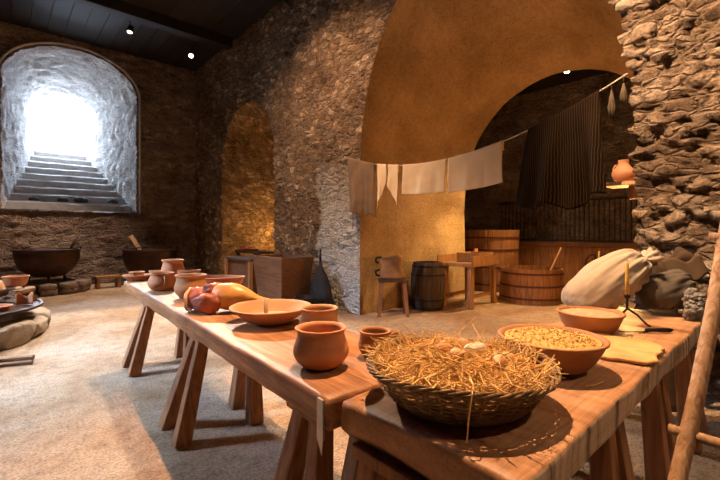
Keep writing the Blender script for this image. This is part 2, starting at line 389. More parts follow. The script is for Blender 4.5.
def loft(name, A0, A1, p0, p1, axis, m, nd=24, amp=.05, amp2=.02, edge=.3, su=.3, sv=.13, cap=False, n=40, mm=14, eamp=None, smooth_tone=False):
    A0 = Arch(A0.c, A0.a+.03, A0.sp, A0.b+.03, A0.z0-(.03 if A0.z0 else 0))
    r0, r1 = A0.ring(n, mm), A1.ring(n, mm); k = len(r0); vs = []; fs = []; tones = []
    for d in range(nd+1):
        t = d/nd; pl = p0+(p1-p0)*t
        for i in range(k):
            u = r0[i][0]*(1-t)+r1[i][0]*t; z = r0[i][1]*(1-t)+r1[i][1]*t
            AA = Arch(A0.c*(1-t)+A1.c*t, A0.a*(1-t)+A1.a*t, A0.sp*(1-t)+A1.sp*t, A0.b*(1-t)+A1.b*t, 0)
            p = V((pl, u, z)) if axis == 'x' else V((u, pl, z))
            h, tt, mo = rubble(p, su, sv); iu, iz = AA.inward(u, z)
            e = V((0, iu, iz)) if axis == 'x' else V((iu, 0, iz))
            w = max(0, 1-abs(pl-p0)/edge)
            f = V(((-1 if p1 > p0 else 1), 0, 0)) if axis == 'x' else V((0, (-1 if p1 > p0 else 1), 0))
            nn = (e*(1-.5*w)+f*.5*w).normalized()
            soft = .5+.6*noise.fractal(p*1.6, 1, 2, 4)
            hh = h*amp*w*.3 + (1-w)*amp2*(soft if smooth_tone else h)
            vs.append(p+nn*hh)
            tones.append((tt if not smooth_tone else .5+.5*noise.noise(p*2), mo if not smooth_tone else 1-.6*w*(1-mo), 0))
    for d in range(nd):
        for i in range(k-1):
            fs.append((d*k+i, d*k+i+1, (d+1)*k+i+1, (d+1)*k+i))
    if cap: fs.append(tuple(nd*k+i for i in range(k)))
    return raw(name, vs, fs, m, tones)
def lin(a, b, st):
    n = max(1, round((b-a)/st)); return [a+(b-a)*i/n for i in range(n+1)]

# ------------------------------------------------------------------ the setting
H = 5.72; XW = 4.09; YB = 11.4
big = Arch(2.74, 1.785, 2.15, 2.85); bigr = Arch(2.72, 1.78, 1.95, 1.95)
nic = Arch(8.32, 1.27, 2.85, 1.28); nicr = Arch(8.32, 1.22, 2.6, 1.2)
win = Arch(1.33, 1.30, 4.62, .9, 1.72); winr = Arch(1.37, .56, 4.65, .5, 1.72)
def ww(u, z):  # whitewash strip beside the arch, pale colour standing in for window light there
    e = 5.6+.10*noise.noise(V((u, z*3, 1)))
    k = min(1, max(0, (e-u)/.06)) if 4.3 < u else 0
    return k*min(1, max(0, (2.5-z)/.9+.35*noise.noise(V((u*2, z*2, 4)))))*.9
struct(obj('floor', MB().grid(lambda a, b: (-4.6+14.2*a, -3.4+15.4*b, 0), 40, 40), M['floor']))
yy = lin(-3.1, -.9, .12)[:-1]+lin(-.9, 1.3, .021)[:-1]+lin(1.3, 4.3, .06)[:-1]+lin(4.3, 7.2, .032)[:-1]+lin(7.2, 11.6, .045)
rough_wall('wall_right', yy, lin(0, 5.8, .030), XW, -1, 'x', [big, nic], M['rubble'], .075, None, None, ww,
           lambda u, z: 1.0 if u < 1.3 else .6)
loft('ceiling_vault', big, bigr, XW, 6.85, 'x', M['plaster'], 46, .07, .035, .22, None, None, smooth_tone=True, n=70, mm=40)
loft('wall_niche', nic, nicr, XW, 6.2, 'x', M['rubble'], 36, .046, .05, .3, None, None, cap=True, n=50, mm=40)
rough_wall('wall_back', lin(-4.6, 9.4, .055), lin(0, 5.8, .05), YB, -1, 'y', [win], M['backstone'], .06, .34, .15)
loft('window_1', win, winr, YB, 14.9, 'y', M['reveal'], 50, .05, .05, .2, .34, .15, n=50, mm=40)
struct(obj('wall_left', MB().box((-4.6, 4.2, 2.9), (.2, 15.4, 5.9)), M['backstone'])); 
struct(obj('wall_front', MB().box((2.5, -3.2, 2.9), (14.4, .2, 5.9)), M['backstone']))
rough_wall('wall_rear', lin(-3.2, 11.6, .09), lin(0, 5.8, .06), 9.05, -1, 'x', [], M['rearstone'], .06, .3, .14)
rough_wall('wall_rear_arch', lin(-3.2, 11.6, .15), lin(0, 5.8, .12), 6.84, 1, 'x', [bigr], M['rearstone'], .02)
for o in (bpy.data.objects['wall_left'], bpy.data.objects['wall_front']): settone(o, [(.5, 1, 0)]*len(o.data.vertices))
cb = MB()
for k in range(48): cb.box((-4.6+.3*k+.15, 4.2, H+.05+.004*(k % 3)), (.292, 15.6, .1))
struct(obj('ceiling', cb.box((2.5, 4.2, H+.2), (15, 16, .2)), M['ceil']))
for k, y in enumerate((-1.5, 1.1, 3.7, 6.3, 8.9)):
    struct(obj('trim_%d' % (k+1), MB().box((-.25, y, H-.09), (8.5, .22, .26)), M['ceil'], bevel=.01))
struct(obj('ceiling_rear', MB().box((7.95, 4.2, 4.5), (2.2, 14.8, .12)), M['ceil']))
# arched rim moulding round the window and the stair up to the daylight
wr = win.ring(50, 12); ins = Arch(win.c, win.a+.05, win.sp, win.b+.05, win.z0)
rp = [(u, YB-.05, z) for u, z in ins.ring(50, 12)]
struct(obj('trim_6', MB().tube(rp, [(.030, .022)]*len(rp), 6), M['step'], smooth=True))
settone(bpy.data.objects['trim_6'], [(.3, 1, 0)]*len(bpy.data.objects['trim_6'].data.vertices))
st = MB(); NS = 10
for k in range(NS):
    t0, t1 = k/NS, (k+1)/NS; y0 = YB+.06+3.45*t0; y1 = YB+.06+3.45*t1+.02
    zt = 1.76+.2*k
    hw = (1.30+(.62-1.30)*t0)+.05; cx = win.c+(winr.c-win.c)*t0
    def tread(a, b, y0=y0, y1=y1, zt=zt, hw=hw, cx=cx, k=k):
        w = .018*noise.noise(V((a*6, b*4, k*3.3)))-(.035 if b == 0 else 0)
        return (cx-hw+2*hw*a, y0-.03+(y1-y0+.03)*(0 if b == 0 else .13 if b < .4 else b) + (.025*noise.noise(V((a*7, k*5.1, 0))) if b == 0 else 0), zt+w)
    st.grid(tread, 24, 3)
    st.grid(lambda a, b, f=tread, zt=zt: (lambda p: (p[0], p[1]+.0*b, p[2]*(1-b)+(zt-.34)*b))(f(a, 0)), 24, 2)
struct(obj('stair_flight', st, M['step'], smooth=False))
struct(obj('wall_sill', MB().grid(lambda a, b: (0.0+2.68*a, YB-.09+.25*b, 1.725+.02*noise.noise(V((a*9, b*3, 0)))), 40, 4), M['step']))

# ------------------------------------------------------------------ tables
def slab(x0, x1, y0, y1, top, th, seed, amp=.012, long='y'):
    mb = MB(); nx = max(8, int((x1-x0)/.05)); ny = max(8, int((y1-y0)/.05))
    xs = [x0+(x1-x0)*i/nx for i in range(nx+1)]; ys = [y0+(y1-y0)*j/ny for j in range(ny+1)]
    loop = [(x, y0) for x in xs[:-1]]+[(x1, y) for y in ys[:-1]]+[(x, y1) for x in xs[::-1][:-1]]+[(x0, y) for y in ys[::-1][:-1]]
    cx, cy = (x0+x1)/2, (y0+y1)/2
    prof = [(-.012, 0), (-.003, -.006), (0, -.02), (.0, -th*.5), (-.004, -th+.02), (-.02, -th)]
    rings = []
    for k, (inn, dz) in enumerate(prof):
        r = []
        for (x, y) in loop:
            n = amp*noise.fractal(V((x*3+seed, y*3, dz*6)), 1, 2, 3)*(1.0 if k else .8)
            sx = 1 if x > x1-1e-6 else -1 if x < x0+1e-6 else 0; sy = 1 if y > y1-1e-6 else -1 if y < y0+1e-6 else 0
            r.append(V((x+sx*(inn+n), y+sy*(inn+n), top+dz+(.25*amp*noise.noise(V((x*5, y*5, seed))) if k in (0, 1) else 0))))
        rings.append(r)
    L = len(loop)
    for r in rings: mb.v += r
    for k in range(len(prof)-1):
        for i in range(L): mb.f.append((k*L+i, k*L+(i+1) % L, (k+1)*L+(i+1) % L, (k+1)*L+i))
    # top and bottom: fan-like grids
    b = len(mb.v)
    def fill(r, flip):
        b0 = len(mb.v); W = nx+1
        idx = {}
        for i, (x, y) in enumerate(loop): idx[(round((x-x0)/(x1-x0)*nx), round((y-y0)/(y1-y0)*ny))] = r*L+i
        for j in range(ny+1):
            for i in range(nx+1):
                if (i, j) not in idx:
                    x, y = xs[i], ys[j]; zz = rings[r][0].z
                    mb.v.append(V((x, y, (top if r == 0 else top-th)+.25*amp*noise.noise(V((x*5, y*5, seed)))))); idx[(i, j)] = len(mb.v)-1
        for j in range(ny):
            for i in range(nx): mb.f.append((idx[(i, j)], idx[(i+1, j)], idx[(i+1, j+1)], idx[(i, j+1)]))
    fill(0, 0); fill(len(prof)-1, 1)
    return mb
TT = .75
t1 = thing('plank_table', 'long thick plank table on splayed legs carrying the row of clay pots', 'table', (.79, 1.03, 0), math.radians(-3.2))
tt1 = obj('tabletop', slab(0, .60, 0, 3.86, TT, .115, 3, .009), M['table'], t1, smooth=True)
def leg(parent, a, b, w0=.07, w1=.095): obj('leg', MB().bar(a, b, (w0, w0), (w1, w1)), M['leg'], parent, bevel=.008)
for y in (.25, 1.62, 3.12):
    for x, ox in ((.11, -.17 if y > 1 else -.10), (.44, -.03)):
        leg(t1, (x, y+.05, TT-.12), (x+ox, y+.17, 0)); leg(t1, (x, y-.05, TT-.12), (x+ox, y-.15, 0))
    obj('batten', MB().box((.30, y, TT-.118-.022), (.5, .24, .04)), M['leg'], t1, bevel=.006)
stp = obj('strap', MB().box((-.012, .022, TT-.065), (.008, .035, .13)).add([(-.016, .004, TT-.13), (-.016, .04, TT-.13), (-.008, .022, TT-.19), (-.006, .022, TT-.13)], [(0, 1, 2), (1, 3, 2), (3, 0, 2)]), M['steel'], tt1); stp['label'] = 'dull metal strap'
t2 = thing('plank_table', 'broad worn plank table with grey banded edge under the egg basket and sacks', 'table', (.83, .40, 0))
obj('tabletop', slab(0, 2.47, 0, .60, TT, .115, 9, .012), M['board'], t2, smooth=True)
for x in (.10, .86, 1.55, 2.3):
    for y, oy in ((.10, -.06), (.50, .05)):
        leg(t2, (x+.045, y, TT-.12), (x+.14, y+oy, 0)); leg(t2, (x-.045, y, TT-.12), (x-.09, y+oy, 0))
    obj('batten', MB().box((x, .30, TT-.118-.022), (.22, .5, .04)), M['leg'], t2, bevel=.006)

# ------------------------------------------------------------------ pottery
def pot_prof(r, h, rim, neck, base, belly=.45, lip=.012, th=.009):
    o = []
    for i in range(15):
        t = i/14
        if t < belly: k = t/belly; rr = base+(r-base)*math.sin(k*PI/2)**.85
        else: k = (t-belly)/(1-belly); rr = r+(neck-r)*(1-math.cos(k*PI/2))**1.0 if False else r+(neck-r)*(k*k*(3-2*k))
        o.append((rr, t*h*.88))
    o += [(neck+.002, h*.91), (rim-.004, h*.955), (rim, h*.985), (rim-.004, h)]
    i_ = [(rim-lip, h*.995), (neck-th, h*.93)]+[(max(.01, rr-th), z) for rr, z in o[13:1:-1]] + [(max(.01, base-th), th*1.2), (.005, th)]
    return [(.005, 0)]+o+i_
def pot(name, label, x, y, r, h, rim, neck, base, m='terra', z=TT+.004, group=None, belly=.45, cat='pot', handle=None, ridge=True):
    t = thing(name, label, cat, (x, y, z), random.uniform(0, 6), group)
    bo = obj('body', MB().lathe(pot_prof(r, h, rim, neck, base, belly), 44, wob=.015, c=(0, 0, 0)), M[m], t, smooth=True)
    if handle is not None:
        t.rotation_euler = (0, 0, handle)
        pts = [(r*.9+.035*math.sin(PI*i/8), 0, h*(.85-.45*i/8)) for i in range(9)]
        obj('handle', MB().tube(pts, .011, 8), M[m], t, smooth=True)
    return t
def bowl_prof(r, h, base, th=.012, curve=.6, lip=.004):
    o = [(.005, 0), (base, 0)]; 
    for i in range(1, 11): t = i/10; o.append((base+(r-base)*t**curve, h*t))
    o += [(r+lip, h-.004), (r+lip, h+.004), (r-th*.6, h+.005)]
    for i in range(9, 0, -1): t = i/10; o.append((max(.01, base+(r-base)*t**curve-th), max(th, h*t)))
    return o+[(base*.6, th), (.005, th)]
def bowl(name, label, x, y, r, h, base, m='terra', z=TT+.004, sx=1, sy=1, rot=0, curve=.6, cat='bowl', group=None, n=48):
    t = thing(name, label, cat, (x, y, z), rot, group)
    obj('body', MB().lathe(bowl_prof(r, h, base, curve=curve), n, sx, sy, wob=.012), M[m], t, smooth=True)
    return t
EX = .004
pot('clay_pot', 'round terracotta pot beside the table joint, nearest the metal strap', *at(321, 366, TT), .112, .155, .105, .094, .07, handle=None)
pot('clay_pot', 'clay pot half hidden behind the round pot by the wide shallow dish', *at(319, 336, TT), .103, .145, .100, .088, .068, m='terra3')
p = pot('clay_cup', 'small dark clay cup with a pinched spout just behind the egg basket', *at(375, 356, TT), .072, .11, .074, .064, .052, m='terra2', cat='cup')
sp = MB().grid(lambda a, b: ((.066+.035*b), (-.03+.06*a)*(1-.75*b), .098+.012*b-.025*(1-(2*a-1)**2)*(1)), 8, 4)
obj('spout', sp, M['terra2'], p, smooth=True, solid=.007); p.rotation_euler = (0, 0, -.75)
d = bowl('shallow_dish', 'wide shallow pale clay dish with a wooden spoon in it', *at(271, 322.5, TT), .235, .092, .10, 'terra3', curve=.75, cat='dish')
obj('glaze', MB().lathe([(.004, .034), (.145, .036), (.150, .032), (.15, .024), (.004, .02)], 40), M['terra3'], d, smooth=True)
s = thing('wooden_spoon', 'pale wooden spoon standing up out of the wide shallow dish', 'spoon', (*at(266, 320.5, TT+.035), TT+.043))
obj('handle', MB().tube([(0, 0, .01), (.005, .01, .05), (.012, .022, .115)], [.010, .012, .016], 8), M['pale'], s, smooth=True)
obj('spoon_bowl', MB().blob((-.012, -.012, .008), (.026, .02, .007), 14, 8, 0), M['pale'], s, smooth=True)
bowl('oval_bowl', 'large oval terracotta bowl behind the roast leg', *at(218, 292, TT), .235, .13, .13, 'terra', sx=1.0, sy=.6, rot=-.73, curve=.5)
pot('clay_pot', 'wide mouthed clay pot touching the large oval bowl', *at(191, 298, TT), .125, .185, .122, .108, .075, m='terra3', belly=.5)
pot('clay_jug', 'rounded terracotta pot with one small loop handle near the table end', *at(162, 290, TT), .12, .155, .108, .098, .075, handle=-1.65)
pot('clay_jar', 'tallest clay jar standing at the back of the table end', *at(173, 284, TT), .11, .245, .108, .092, .075, belly=.62)
bowl('clay_bowl', 'deep clay bowl standing between the looped handle pot and the tall jar', *at(189, 285.5, TT), .105, .145, .07, 'terra')
bowl('clay_plate', 'flared clay plate on the table end with a bowl in it', *at(137, 280.5, TT), .135, .055, .075, 'terra', curve=.8, cat='plate')
bowl('clay_bowl', 'little clay bowl sitting inside the flared plate', *at(137, 280.5, TT), .075, .07, .045, 'terra3', z=TT+.004+.018)
bowl('clay_bowl', 'little clay bowl on the table just behind the flared plate', *at(157, 280.5, TT), .078, .10, .05, 'terra3')

# roast leg of meat
h = thing('roast_leg', 'roast leg of meat with dark red cut end lying on the table', 'meat', (*at(226, 312, TT), TT+.004), math.radians(-42)); h.scale = (1.13, 1.13, 1.13)
ax = [(-.10, 0, .085), (-.04, 0, .088), (.03, 0, .088), (.09, .0, .082), (.15, .005, .07), (.20, .008, .058), (.245, .01, .05), (.275, .01, .05)]
rr = [(.05, .04), (.078, .085), (.085, .092), (.072, .078), (.05, .055), (.032, .034), (.026, .026), (.016, .016)]
def lump(mb, s, a): return mb.mod(lambda p: p+V(noise.noise_vector(p*s))*a)
sk = MB().tube(ax, rr, 20); obj('skin', lump(sk, 14, .012).clampz(0), M['skin'], h, smooth=True, sub=1)
obj('cut_meat', lump(MB().blob((-.165, .03, .068), (.085, .075, .066), 24, 16, .25, 2, 2), 20, .012).clampz(.001), M['meat'], h, smooth=True)
obj('cut_meat', lump(MB().blob((-.085, -.055, .062), (.085, .06, .06), 24, 16, .25, 2, 5), 20, .012).clampz(.001), M['meat'], h, smooth=True)
obj('cut_meat', lump(MB().blob((-.07, .02, .118), (.075, .07, .05), 24, 16, .3, 2, 8), 20, .012), M['meat'], h, smooth=True)
obj('fat_rim', lump(MB().tube([(-.225+.02*math.cos(a)*0, .03+.068*math.cos(a), .066+.060*math.sin(a)) for a in [2*PI*i/20 for i in range(20)]], [.009]*20, 8, closed=True), 20, .01).clampz(.001), M['fat'], h, smooth=True)
obj('bone', MB().tube([(.265, .01, .05), (.30, .012, .05), (.312, .012, .05)], [.013, .014, .009], 10), M['fat'], h, smooth=True)

# ------------------------------------------------------------------ egg basket
BX, BY = 1.112, .750
bk = thing('egg_basket', 'round wicker basket full of straw and eggs on the broad table', 'basket', (BX, BY, TT+.006), math.radians(-42))
RB, RR, BH = .198, .280, .108
NSK = 46
def brad(t): return RB+(RR-RB)*t**.8
wv = MB(); rows = 14
for r_ in range(rows):
    t = (r_+.5)/rows; n = NSK*4; pts = []
    for i in range(n):
        a = 2*PI*i/n; off = .0055*math.cos(a*NSK/2*1.0+PI*r_)
        R = brad(t)+off; tilt = 1+.0*math.cos(a)
        pts.append((R*1.03*math.cos(a), R*.97*math.sin(a), .006+BH*t+.003*noise.noise(V((math.cos(a)*4, math.sin(a)*4, r_*2.)))))
    wv.tube(pts, [(.0052, .0046)]*n, 6, closed=True)
obj('woven_side', wv, M['wick'], bk, smooth=True)
for k in range(NSK):
    a = 2*PI*(k+.5)/NSK
    obj('stake', MB().tube([(brad(t)*1.03*math.cos(a), brad(t)*.97*math.sin(a), .004+BH*t) for t in (0, .3, .6, .9, 1.0)], .0042, 6), M['wick'], bk, smooth=True)
obj('base', MB().lathe([(.003, 0), (RB+.004, 0), (RB+.008, .008), (RB, .014), (.003, .012)], 48, 1.03, .97), M['wick'], bk, smooth=True)
rm = MB()
for k in range(4):
    n = 260; pts = []
    for i in range(n):
        a = 2*PI*i/n; ph = a*11+2*PI*k/4
        R = RR+.003+.007*math.cos(ph); pts.append((R*1.03*math.cos(a), R*.97*math.sin(a), BH+.006+.0065*math.sin(ph)+.006*math.sin(3*a+1)))
    rm.tube(pts, .0044, 6, closed=True)
obj('rim', rm, M['wick'], bk, smooth=True)
def mound(r):
    return .074+.072*math.cos(min(1, r/.265)*PI/2)
stb = MB()
def mb_(a, b):
    r = .262*min(1, a*1.25); t = 2*PI*b
    if a > .81: q = (1-a)/.2; r = .178+.084*q; return (r*1.03*math.cos(t), r*.97*math.sin(t), .02+(mound(.262)-.02)*q)
    z = mound(r)-.004+.010*noise.fractal(V((r*math.cos(t)*14, r*math.sin(t)*14, 2)), 1, 2, 3)
    return (r*1.03*math.cos(t), r*.97*math.sin(t), z)
stb.grid(mb_, 26, 70)
rot42 = Matrix.Rotation(math.radians(-42), 3, 'Z')
eggs = [(-.02, -.055, 'eggb', 'tan egg lying lowest in the straw, nearest the basket rim'), (.035, -.015, 'eggw', 'white egg half buried beside the brightest egg'),
        (.072, .022, 'eggw', 'brightest white egg in the middle of the straw'), (.105, -.075, 'eggb', 'tan egg lying in front of the white eggs'),
        (-.045, .015, 'eggb', 'tan egg tilted behind the lowest egg'), (.03, .07, 'eggb', 'tan egg almost covered by straw behind the white eggs'), (.15, -.02, 'eggb', 'tan egg out towards the dough bowl side of the basket')]
def strawbits(mb, cnt):
    for k in range(cnt):
        r = .25*math.sqrt(random.random()); t = random.uniform(0, 2*PI); a = random.uniform(0, 2*PI); L = random.uniform(.05, .20)
        p0 = V((r*1.03*math.cos(t), r*.97*math.sin(t), mound(r)+random.uniform(.0, .012)))
        dirn = V((math.cos(a), math.sin(a), random.uniform(-.12, .2) if random.random() < .90 else random.uniform(.3, 1.0)))
        bow = V((random.uniform(-1, 1), random.uniform(-1, 1), random.uniform(-.2, .9)))*.026
        pts = []
        for i in range(5):
            q = p0+dirn*L*(i/4-.5)+bow*math.sin(PI*i/4)
            rr_ = math.hypot(q.x, q.y); 
            if rr_ < .258: q.z = max(q.z, mound(rr_)+.001)
            else: q.z = max(q.z, BH+.034)
            pts.append(q)
        if k % 9 and any(math.hypot(q.x-e[0], q.y-e[1]) < .024 for q in pts for e in eggs): continue
        mb.tube(pts, random.uniform(.0009, .0021), 4)
strawbits(stb, 1250)
stb.tube([(-.02, -.20, .135), (-.03, -.27, .145), (-.04, -.295, .13), (-.055, -.315, .07), (-.06, -.318, .02)], .002, 5)
nest = obj('straw_bedding', stb, M['straw'], None, smooth=False, loc=(BX, BY, TT+.006)); nest.rotation_euler = (0, 0, math.radians(-42))
tag(nest, 'tangled golden straw filling the wicker egg basket', 'straw', kind='stuff')
for k, (x, y, m, lab) in enumerate(eggs):
    pr = [(.0005, -.028)]+[(.0225*math.sin(PI*i/12)*(1-.12*math.cos(PI*(1-i/12))), -.029+.058*i/12) for i in range(1, 12)]+[(.0005, .0295)]
    q = rot42 @ V((x, y, 0)); e = obj('egg', MB().lathe(pr, 20), M[m], None, smooth=True)
    e.location = (BX+q.x, BY+q.y, TT+.006+mound(math.hypot(x, y))+.013); e.rotation_euler = (1.2+.3*math.sin(k*5), .4*math.cos(k*3), k*1.7); tag(e, lab, 'egg', 'eggs in the straw basket')

# ------------------------------------------------------------------ broad table goods
b = bowl('dough_bowl', 'large clay bowl heaped with yellow crumbly meal beside the egg basket', *at(551, 367, TT), .198, .118, .10, 'terra2', curve=.5)
ml = MB().grid(lambda a, c: (.176*a*math.cos(2*PI*c), .176*a*math.sin(2*PI*c), .113+.024*math.cos(a*PI/2)+.007*noise.fractal(V((a*math.cos(2*PI*c)*9, a*math.sin(2*PI*c)*9, 0)), 1, 2, 3)*(1 if a < .97 else 0)), 22, 56)
for k in range(420):
    r = .16*math.sqrt(random.random()); a = random.uniform(0, 6.28)
    ml.blob((r*math.cos(a), r*math.sin(a), .115+.024*math.cos(r/.18*PI/2)), tuple(random.uniform(.0014, .0042) for _ in range(3)), 6, 4, .2, 2, k)
g = obj('meal', ml, M['grain'], None, smooth=True, loc=(*at(551, 367, TT), TT+.004)); tag(g, 'yellow crumbly meal heaped in the large clay bowl', 'meal', kind='stuff')
b = bowl('clay_bowl', 'brown clay bowl full of pale flour in front of the white sack', *at(590, 331, TT), .160, .098, .10, 'terra2', curve=.5)
fl = MB().grid(lambda a, c: (.142*a*math.cos(2*PI*c), .142*a*math.sin(2*PI*c), .091+.012*math.cos(a*PI/2)+.004*noise.noise(V((a*math.cos(2*PI*c)*9, a*math.sin(2*PI*c)*9, 0)))), 18, 48)
tag(obj('flour', fl, M['flour'], None, smooth=True, loc=(*at(590, 331, TT), TT+.004)), 'pale coarse flour filling the brown clay bowl', 'flour', kind='stuff')
# flat bread slab with ragged rim
fb = MB(); nn = 44; out = []
for k in range(nn):
    a = 2*PI*k/nn; rr_ = .195*(1+.16*noise.fractal(V((math.cos(a)*2.4, math.sin(a)*2.4, 5)), 1, 2, 3))
    c_, s_ = math.cos(a), math.sin(a); q = (abs(c_)**3+abs(s_)**3)**(-1/3)
    out.append((rr_*q*c_*1.05, rr_*q*s_*.95))
for sc_, z in ((.97, 0), (1.0, .004), (1.0, .012), (.97, .016)):
    fb.v += [V((x*sc_, y*sc_, z)) for x, y in out]
for k in range(3):
    for i in range(nn): fb.f.append((k*nn+i, k*nn+(i+1) % nn, (k+1)*nn+(i+1) % nn, (k+1)*nn+i))
fb.f += [tuple(range(nn-1, -1, -1)), tuple(3*nn+i for i in range(nn))]
f = obj('flat_bread', fb, M['bread'], None, loc=(*at(612, 349, TT), TT+.005)); f.rotation_euler = (0, 0, .1)
tag(f, 'thin yellow slab of flat bread with ragged edges beside the flour bowl', 'bread')
# candle holder
ch = thing('candle_holder', 'black iron tripod candle holder in front of the white sack', 'candle holder', (2.70, .68, TT+.003), .3)
for k in range(3):
    a = 2*PI*k/3+.35
    obj('leg', MB().tube([(.11*math.cos(a), .11*math.sin(a), .006), (.095*math.cos(a), .095*math.sin(a), .012), (.05*math.cos(a), .05*math.sin(a), .06), (.012*math.cos(a), .012*math.sin(a), .085), (0, 0, .095)], .0055, 8), M['iron'], ch, smooth=True)
obj('stem', MB().tube([(0, 0, .085), (0, 0, .155)], .0065, 8), M['iron'], ch, smooth=True)
cup = MB().lathe([(.004, .150), (.012, .152), (.016, .165), (.017, .172), (.0145, .172), (.012, .160), (.004, .158)], 16)
cup.tube([(-.034, 0, .182), (-.03, 0, .166), (-.012, 0, .16), (.012, 0, .16), (.03, 0, .166), (.034, 0, .182)], .004, 6)
obj('socket', cup, M['iron'], ch, smooth=True)
cd = thing('candle', 'slim yellow candle standing in the iron tripod holder', 'candle', (2.70, .68, TT+.003+.161), .3)
obj('wax', MB().tube([(0, 0, 0), (0, 0, .1), (.001, 0, .19), (0, 0, .20)], [.0115, .0105, .0085, .005], 12), M['wax'], cd, smooth=True)
obj('wick', MB().tube([(0, 0, .197), (.002, 0, .212)], .0012, 6), M['black'], cd)
kn = thing('knife', 'dark handled knife lying in front of the candle holder', 'knife', (2.58, .545, TT+.006), math.radians(-44))
obj('blade', MB().add([(-.02, .012, 0), (-.16, .0, 0), (-.02, -.014, 0), (-.02, .012, .003), (-.16, .0, .002), (-.02, -.014, .004)], [(0, 2, 1), (3, 4, 5), (0, 1, 4, 3), (1, 2, 5, 4), (2, 0, 3, 5)]), M['iron'], kn)
obj('handle', MB().tube([(-.022, 0, .010), (.03, 0, .011), (.10, 0, .010), (.115, 0, .010)], [(.009, .012), (.010, .013), (.010, .014), (.006, .009)], 10), M['black'], kn, smooth=True)
tag(obj('straw_stalk', MB().tube([(1.515, .505, TT+.006), (1.56, .485, TT+.007), (1.61, .48, TT+.006)], .0026, 6), M['straw']), 'single loose straw stalk lying on the table by the meal bowl', 'straw stalk')
# sacks
s1 = thing('grain_sack', 'plump white sack with gathered neck slumped behind the flour bowl', 'sack', (2.95, .865, TT+.006), math.radians(-40))
def slump(L, W, Hh, tilt, seed, zc, ncr=11, cr=.018):
    mb = MB(); nu, nv = 84, 60; rt = RT('Y', -tilt).to_3x3()
    for i in range(nv+1):
        q = PI*(.002+.996*i/nv); x = -math.cos(q); r = math.sin(q)**.62; s_ = i/nv
        for k in range(nu):
            a = 2*PI*k/nu; d = V((x, math.cos(a)*r, math.sin(a)*r))
            f = 1+.05*noise.fractal(d*1.6+V((seed, 0, 0)), 1, 2, 3)
            crease = cr*(s_**2.2)*(math.sin(ncr*a+3*math.sin(x*2+seed))+.5*math.sin(2.3*ncr*a+seed))
            crease += cr*.55*math.sin(26*x+4*math.sin(a*2+seed)+5*a)*max(0, math.cos(a-4.4))**2*r
            p = V((L*x*f, W*d.y*f*(1-.18*x)+crease*math.cos(a), Hh*d.z*f+crease*math.sin(a)))
            p = rt @ p; p.z += zc
            if p.z < .07: p.z = .07-.07*(1-math.exp(-(.07-p.z)/.07)); 
            mb.v.append(p)
    for i in range(nv):
        for k in range(nu): mb.f.append((i*nu+k, i*nu+(k+1) % nu, (i+1)*nu+(k+1) % nu, (i+1)*nu+k))
    mb.f += [tuple(range(nu-1, -1, -1)), tuple(nv*nu+k for k in range(nu))]
    return mb.clampz(0)
obj('sack_body', slump(.285, .16, .15, 34, 1, .195), M['sack'], s1, smooth=True)
nk = MB(); 
for i in range(9):
    t = i/8; R = .055*(1-.5*math.sin(PI*min(1, t*1.5)))*(1+.7*max(0, t-.5))
    for k in range(32):
        a = 2*PI*k/32; q = 1+.2*math.sin(8*a+t*2)
        nk.v.append(V((.222+.085*t, R*q*math.cos(a),   .345+.015*t+R*q*math.sin(a)*.8)))
for i in range(8):
    for k in range(32): nk.f.append((i*32+k, i*32+(k+1) % 32, (i+1)*32+(k+1) % 32, (i+1)*32+k))
obj('sack_neck', nk, M['sack'], s1, smooth=True, solid=.004)
obj('tie', MB().tube([(.254, .034*math.cos(2*PI*i/16), .35+.028*math.sin(2*PI*i/16)) for i in range(16)], .005, 6, closed=True), M['rope'], bpy.data.objects['sack_neck'], smooth=True)
s2 = thing('grain_sack', 'grey brown sack lying between the white sack and the stone heap', 'sack', (3.247, .60, TT+.006), math.radians(-42))
obj('sack_body', slump(.18, .105, .125, 18, 6, .14, 8, .014), M['sack2'], s2, smooth=True)
s3 = thing('canvas_bag', 'empty brown canvas bag with open mouth behind the two sacks', 'bag', (3.66, .66, 0), math.radians(-40))
cv = MB()
def cvf(a, b):
    t = 2*PI*a; R = .125*(1-.12*b)+.03*math.sin(3*t+b*3)*b; z = 1.10*b
    return (R*1.2*math.cos(t), R*.72*math.sin(t), z+(.05*math.cos(t)*b)+.03*math.sin(4*t)*b)
cv.grid(cvf, 48, 20); obj('bag_body', cv, M['canvas'], s3, smooth=True, solid=.006)
obj('bag_flap', MB().grid(lambda a, b: (-.14+.28*a+.03*b, -.105-.05*b-.04*math.sin(PI*a), 1.08+.03*a-.13*b+.02*math.sin(a*9)), 16, 8), M['canvas'], s3, smooth=True, solid=.006)
# heap of grey stones at the table end against the pillar
hp = MB()
for k in range(90):
    x = random.uniform(-.11, .11); y = random.uniform(-.045, .045); r = random.uniform(.014, .030)
    top = .16*max(0, 1-(x/.14)**2)*max(0, 1-(y/.07)**2)
    hp.blob((x, y, r*.8+random.uniform(.5, 1)*top), (r, r*random.uniform(.6, 1), r*random.uniform(.5, .9)), 9, 7, .4, 2, k)
hp.blob((0, 0, .02), (.12, .045, .12), 16, 10, .2, 2, 3)
M['gravel'] = mat('grey_gravel', (.03, .03, .03), (.26, .245, .23), 22, .9, .8, 30, c3=(.10, .095, .09))
g = obj('gravel_heap', hp.clampz(.004), M['gravel'], None, smooth=False, loc=(3.62, .20, 0)); 
g.scale = (1.6, 1.9, 5.0); g.scale = (1, 1, 1); g.location = (3.20, .455, TT)
tag(g, 'small heap of broken grey stones on the table end beside the sacks', 'gravel', kind='stuff')

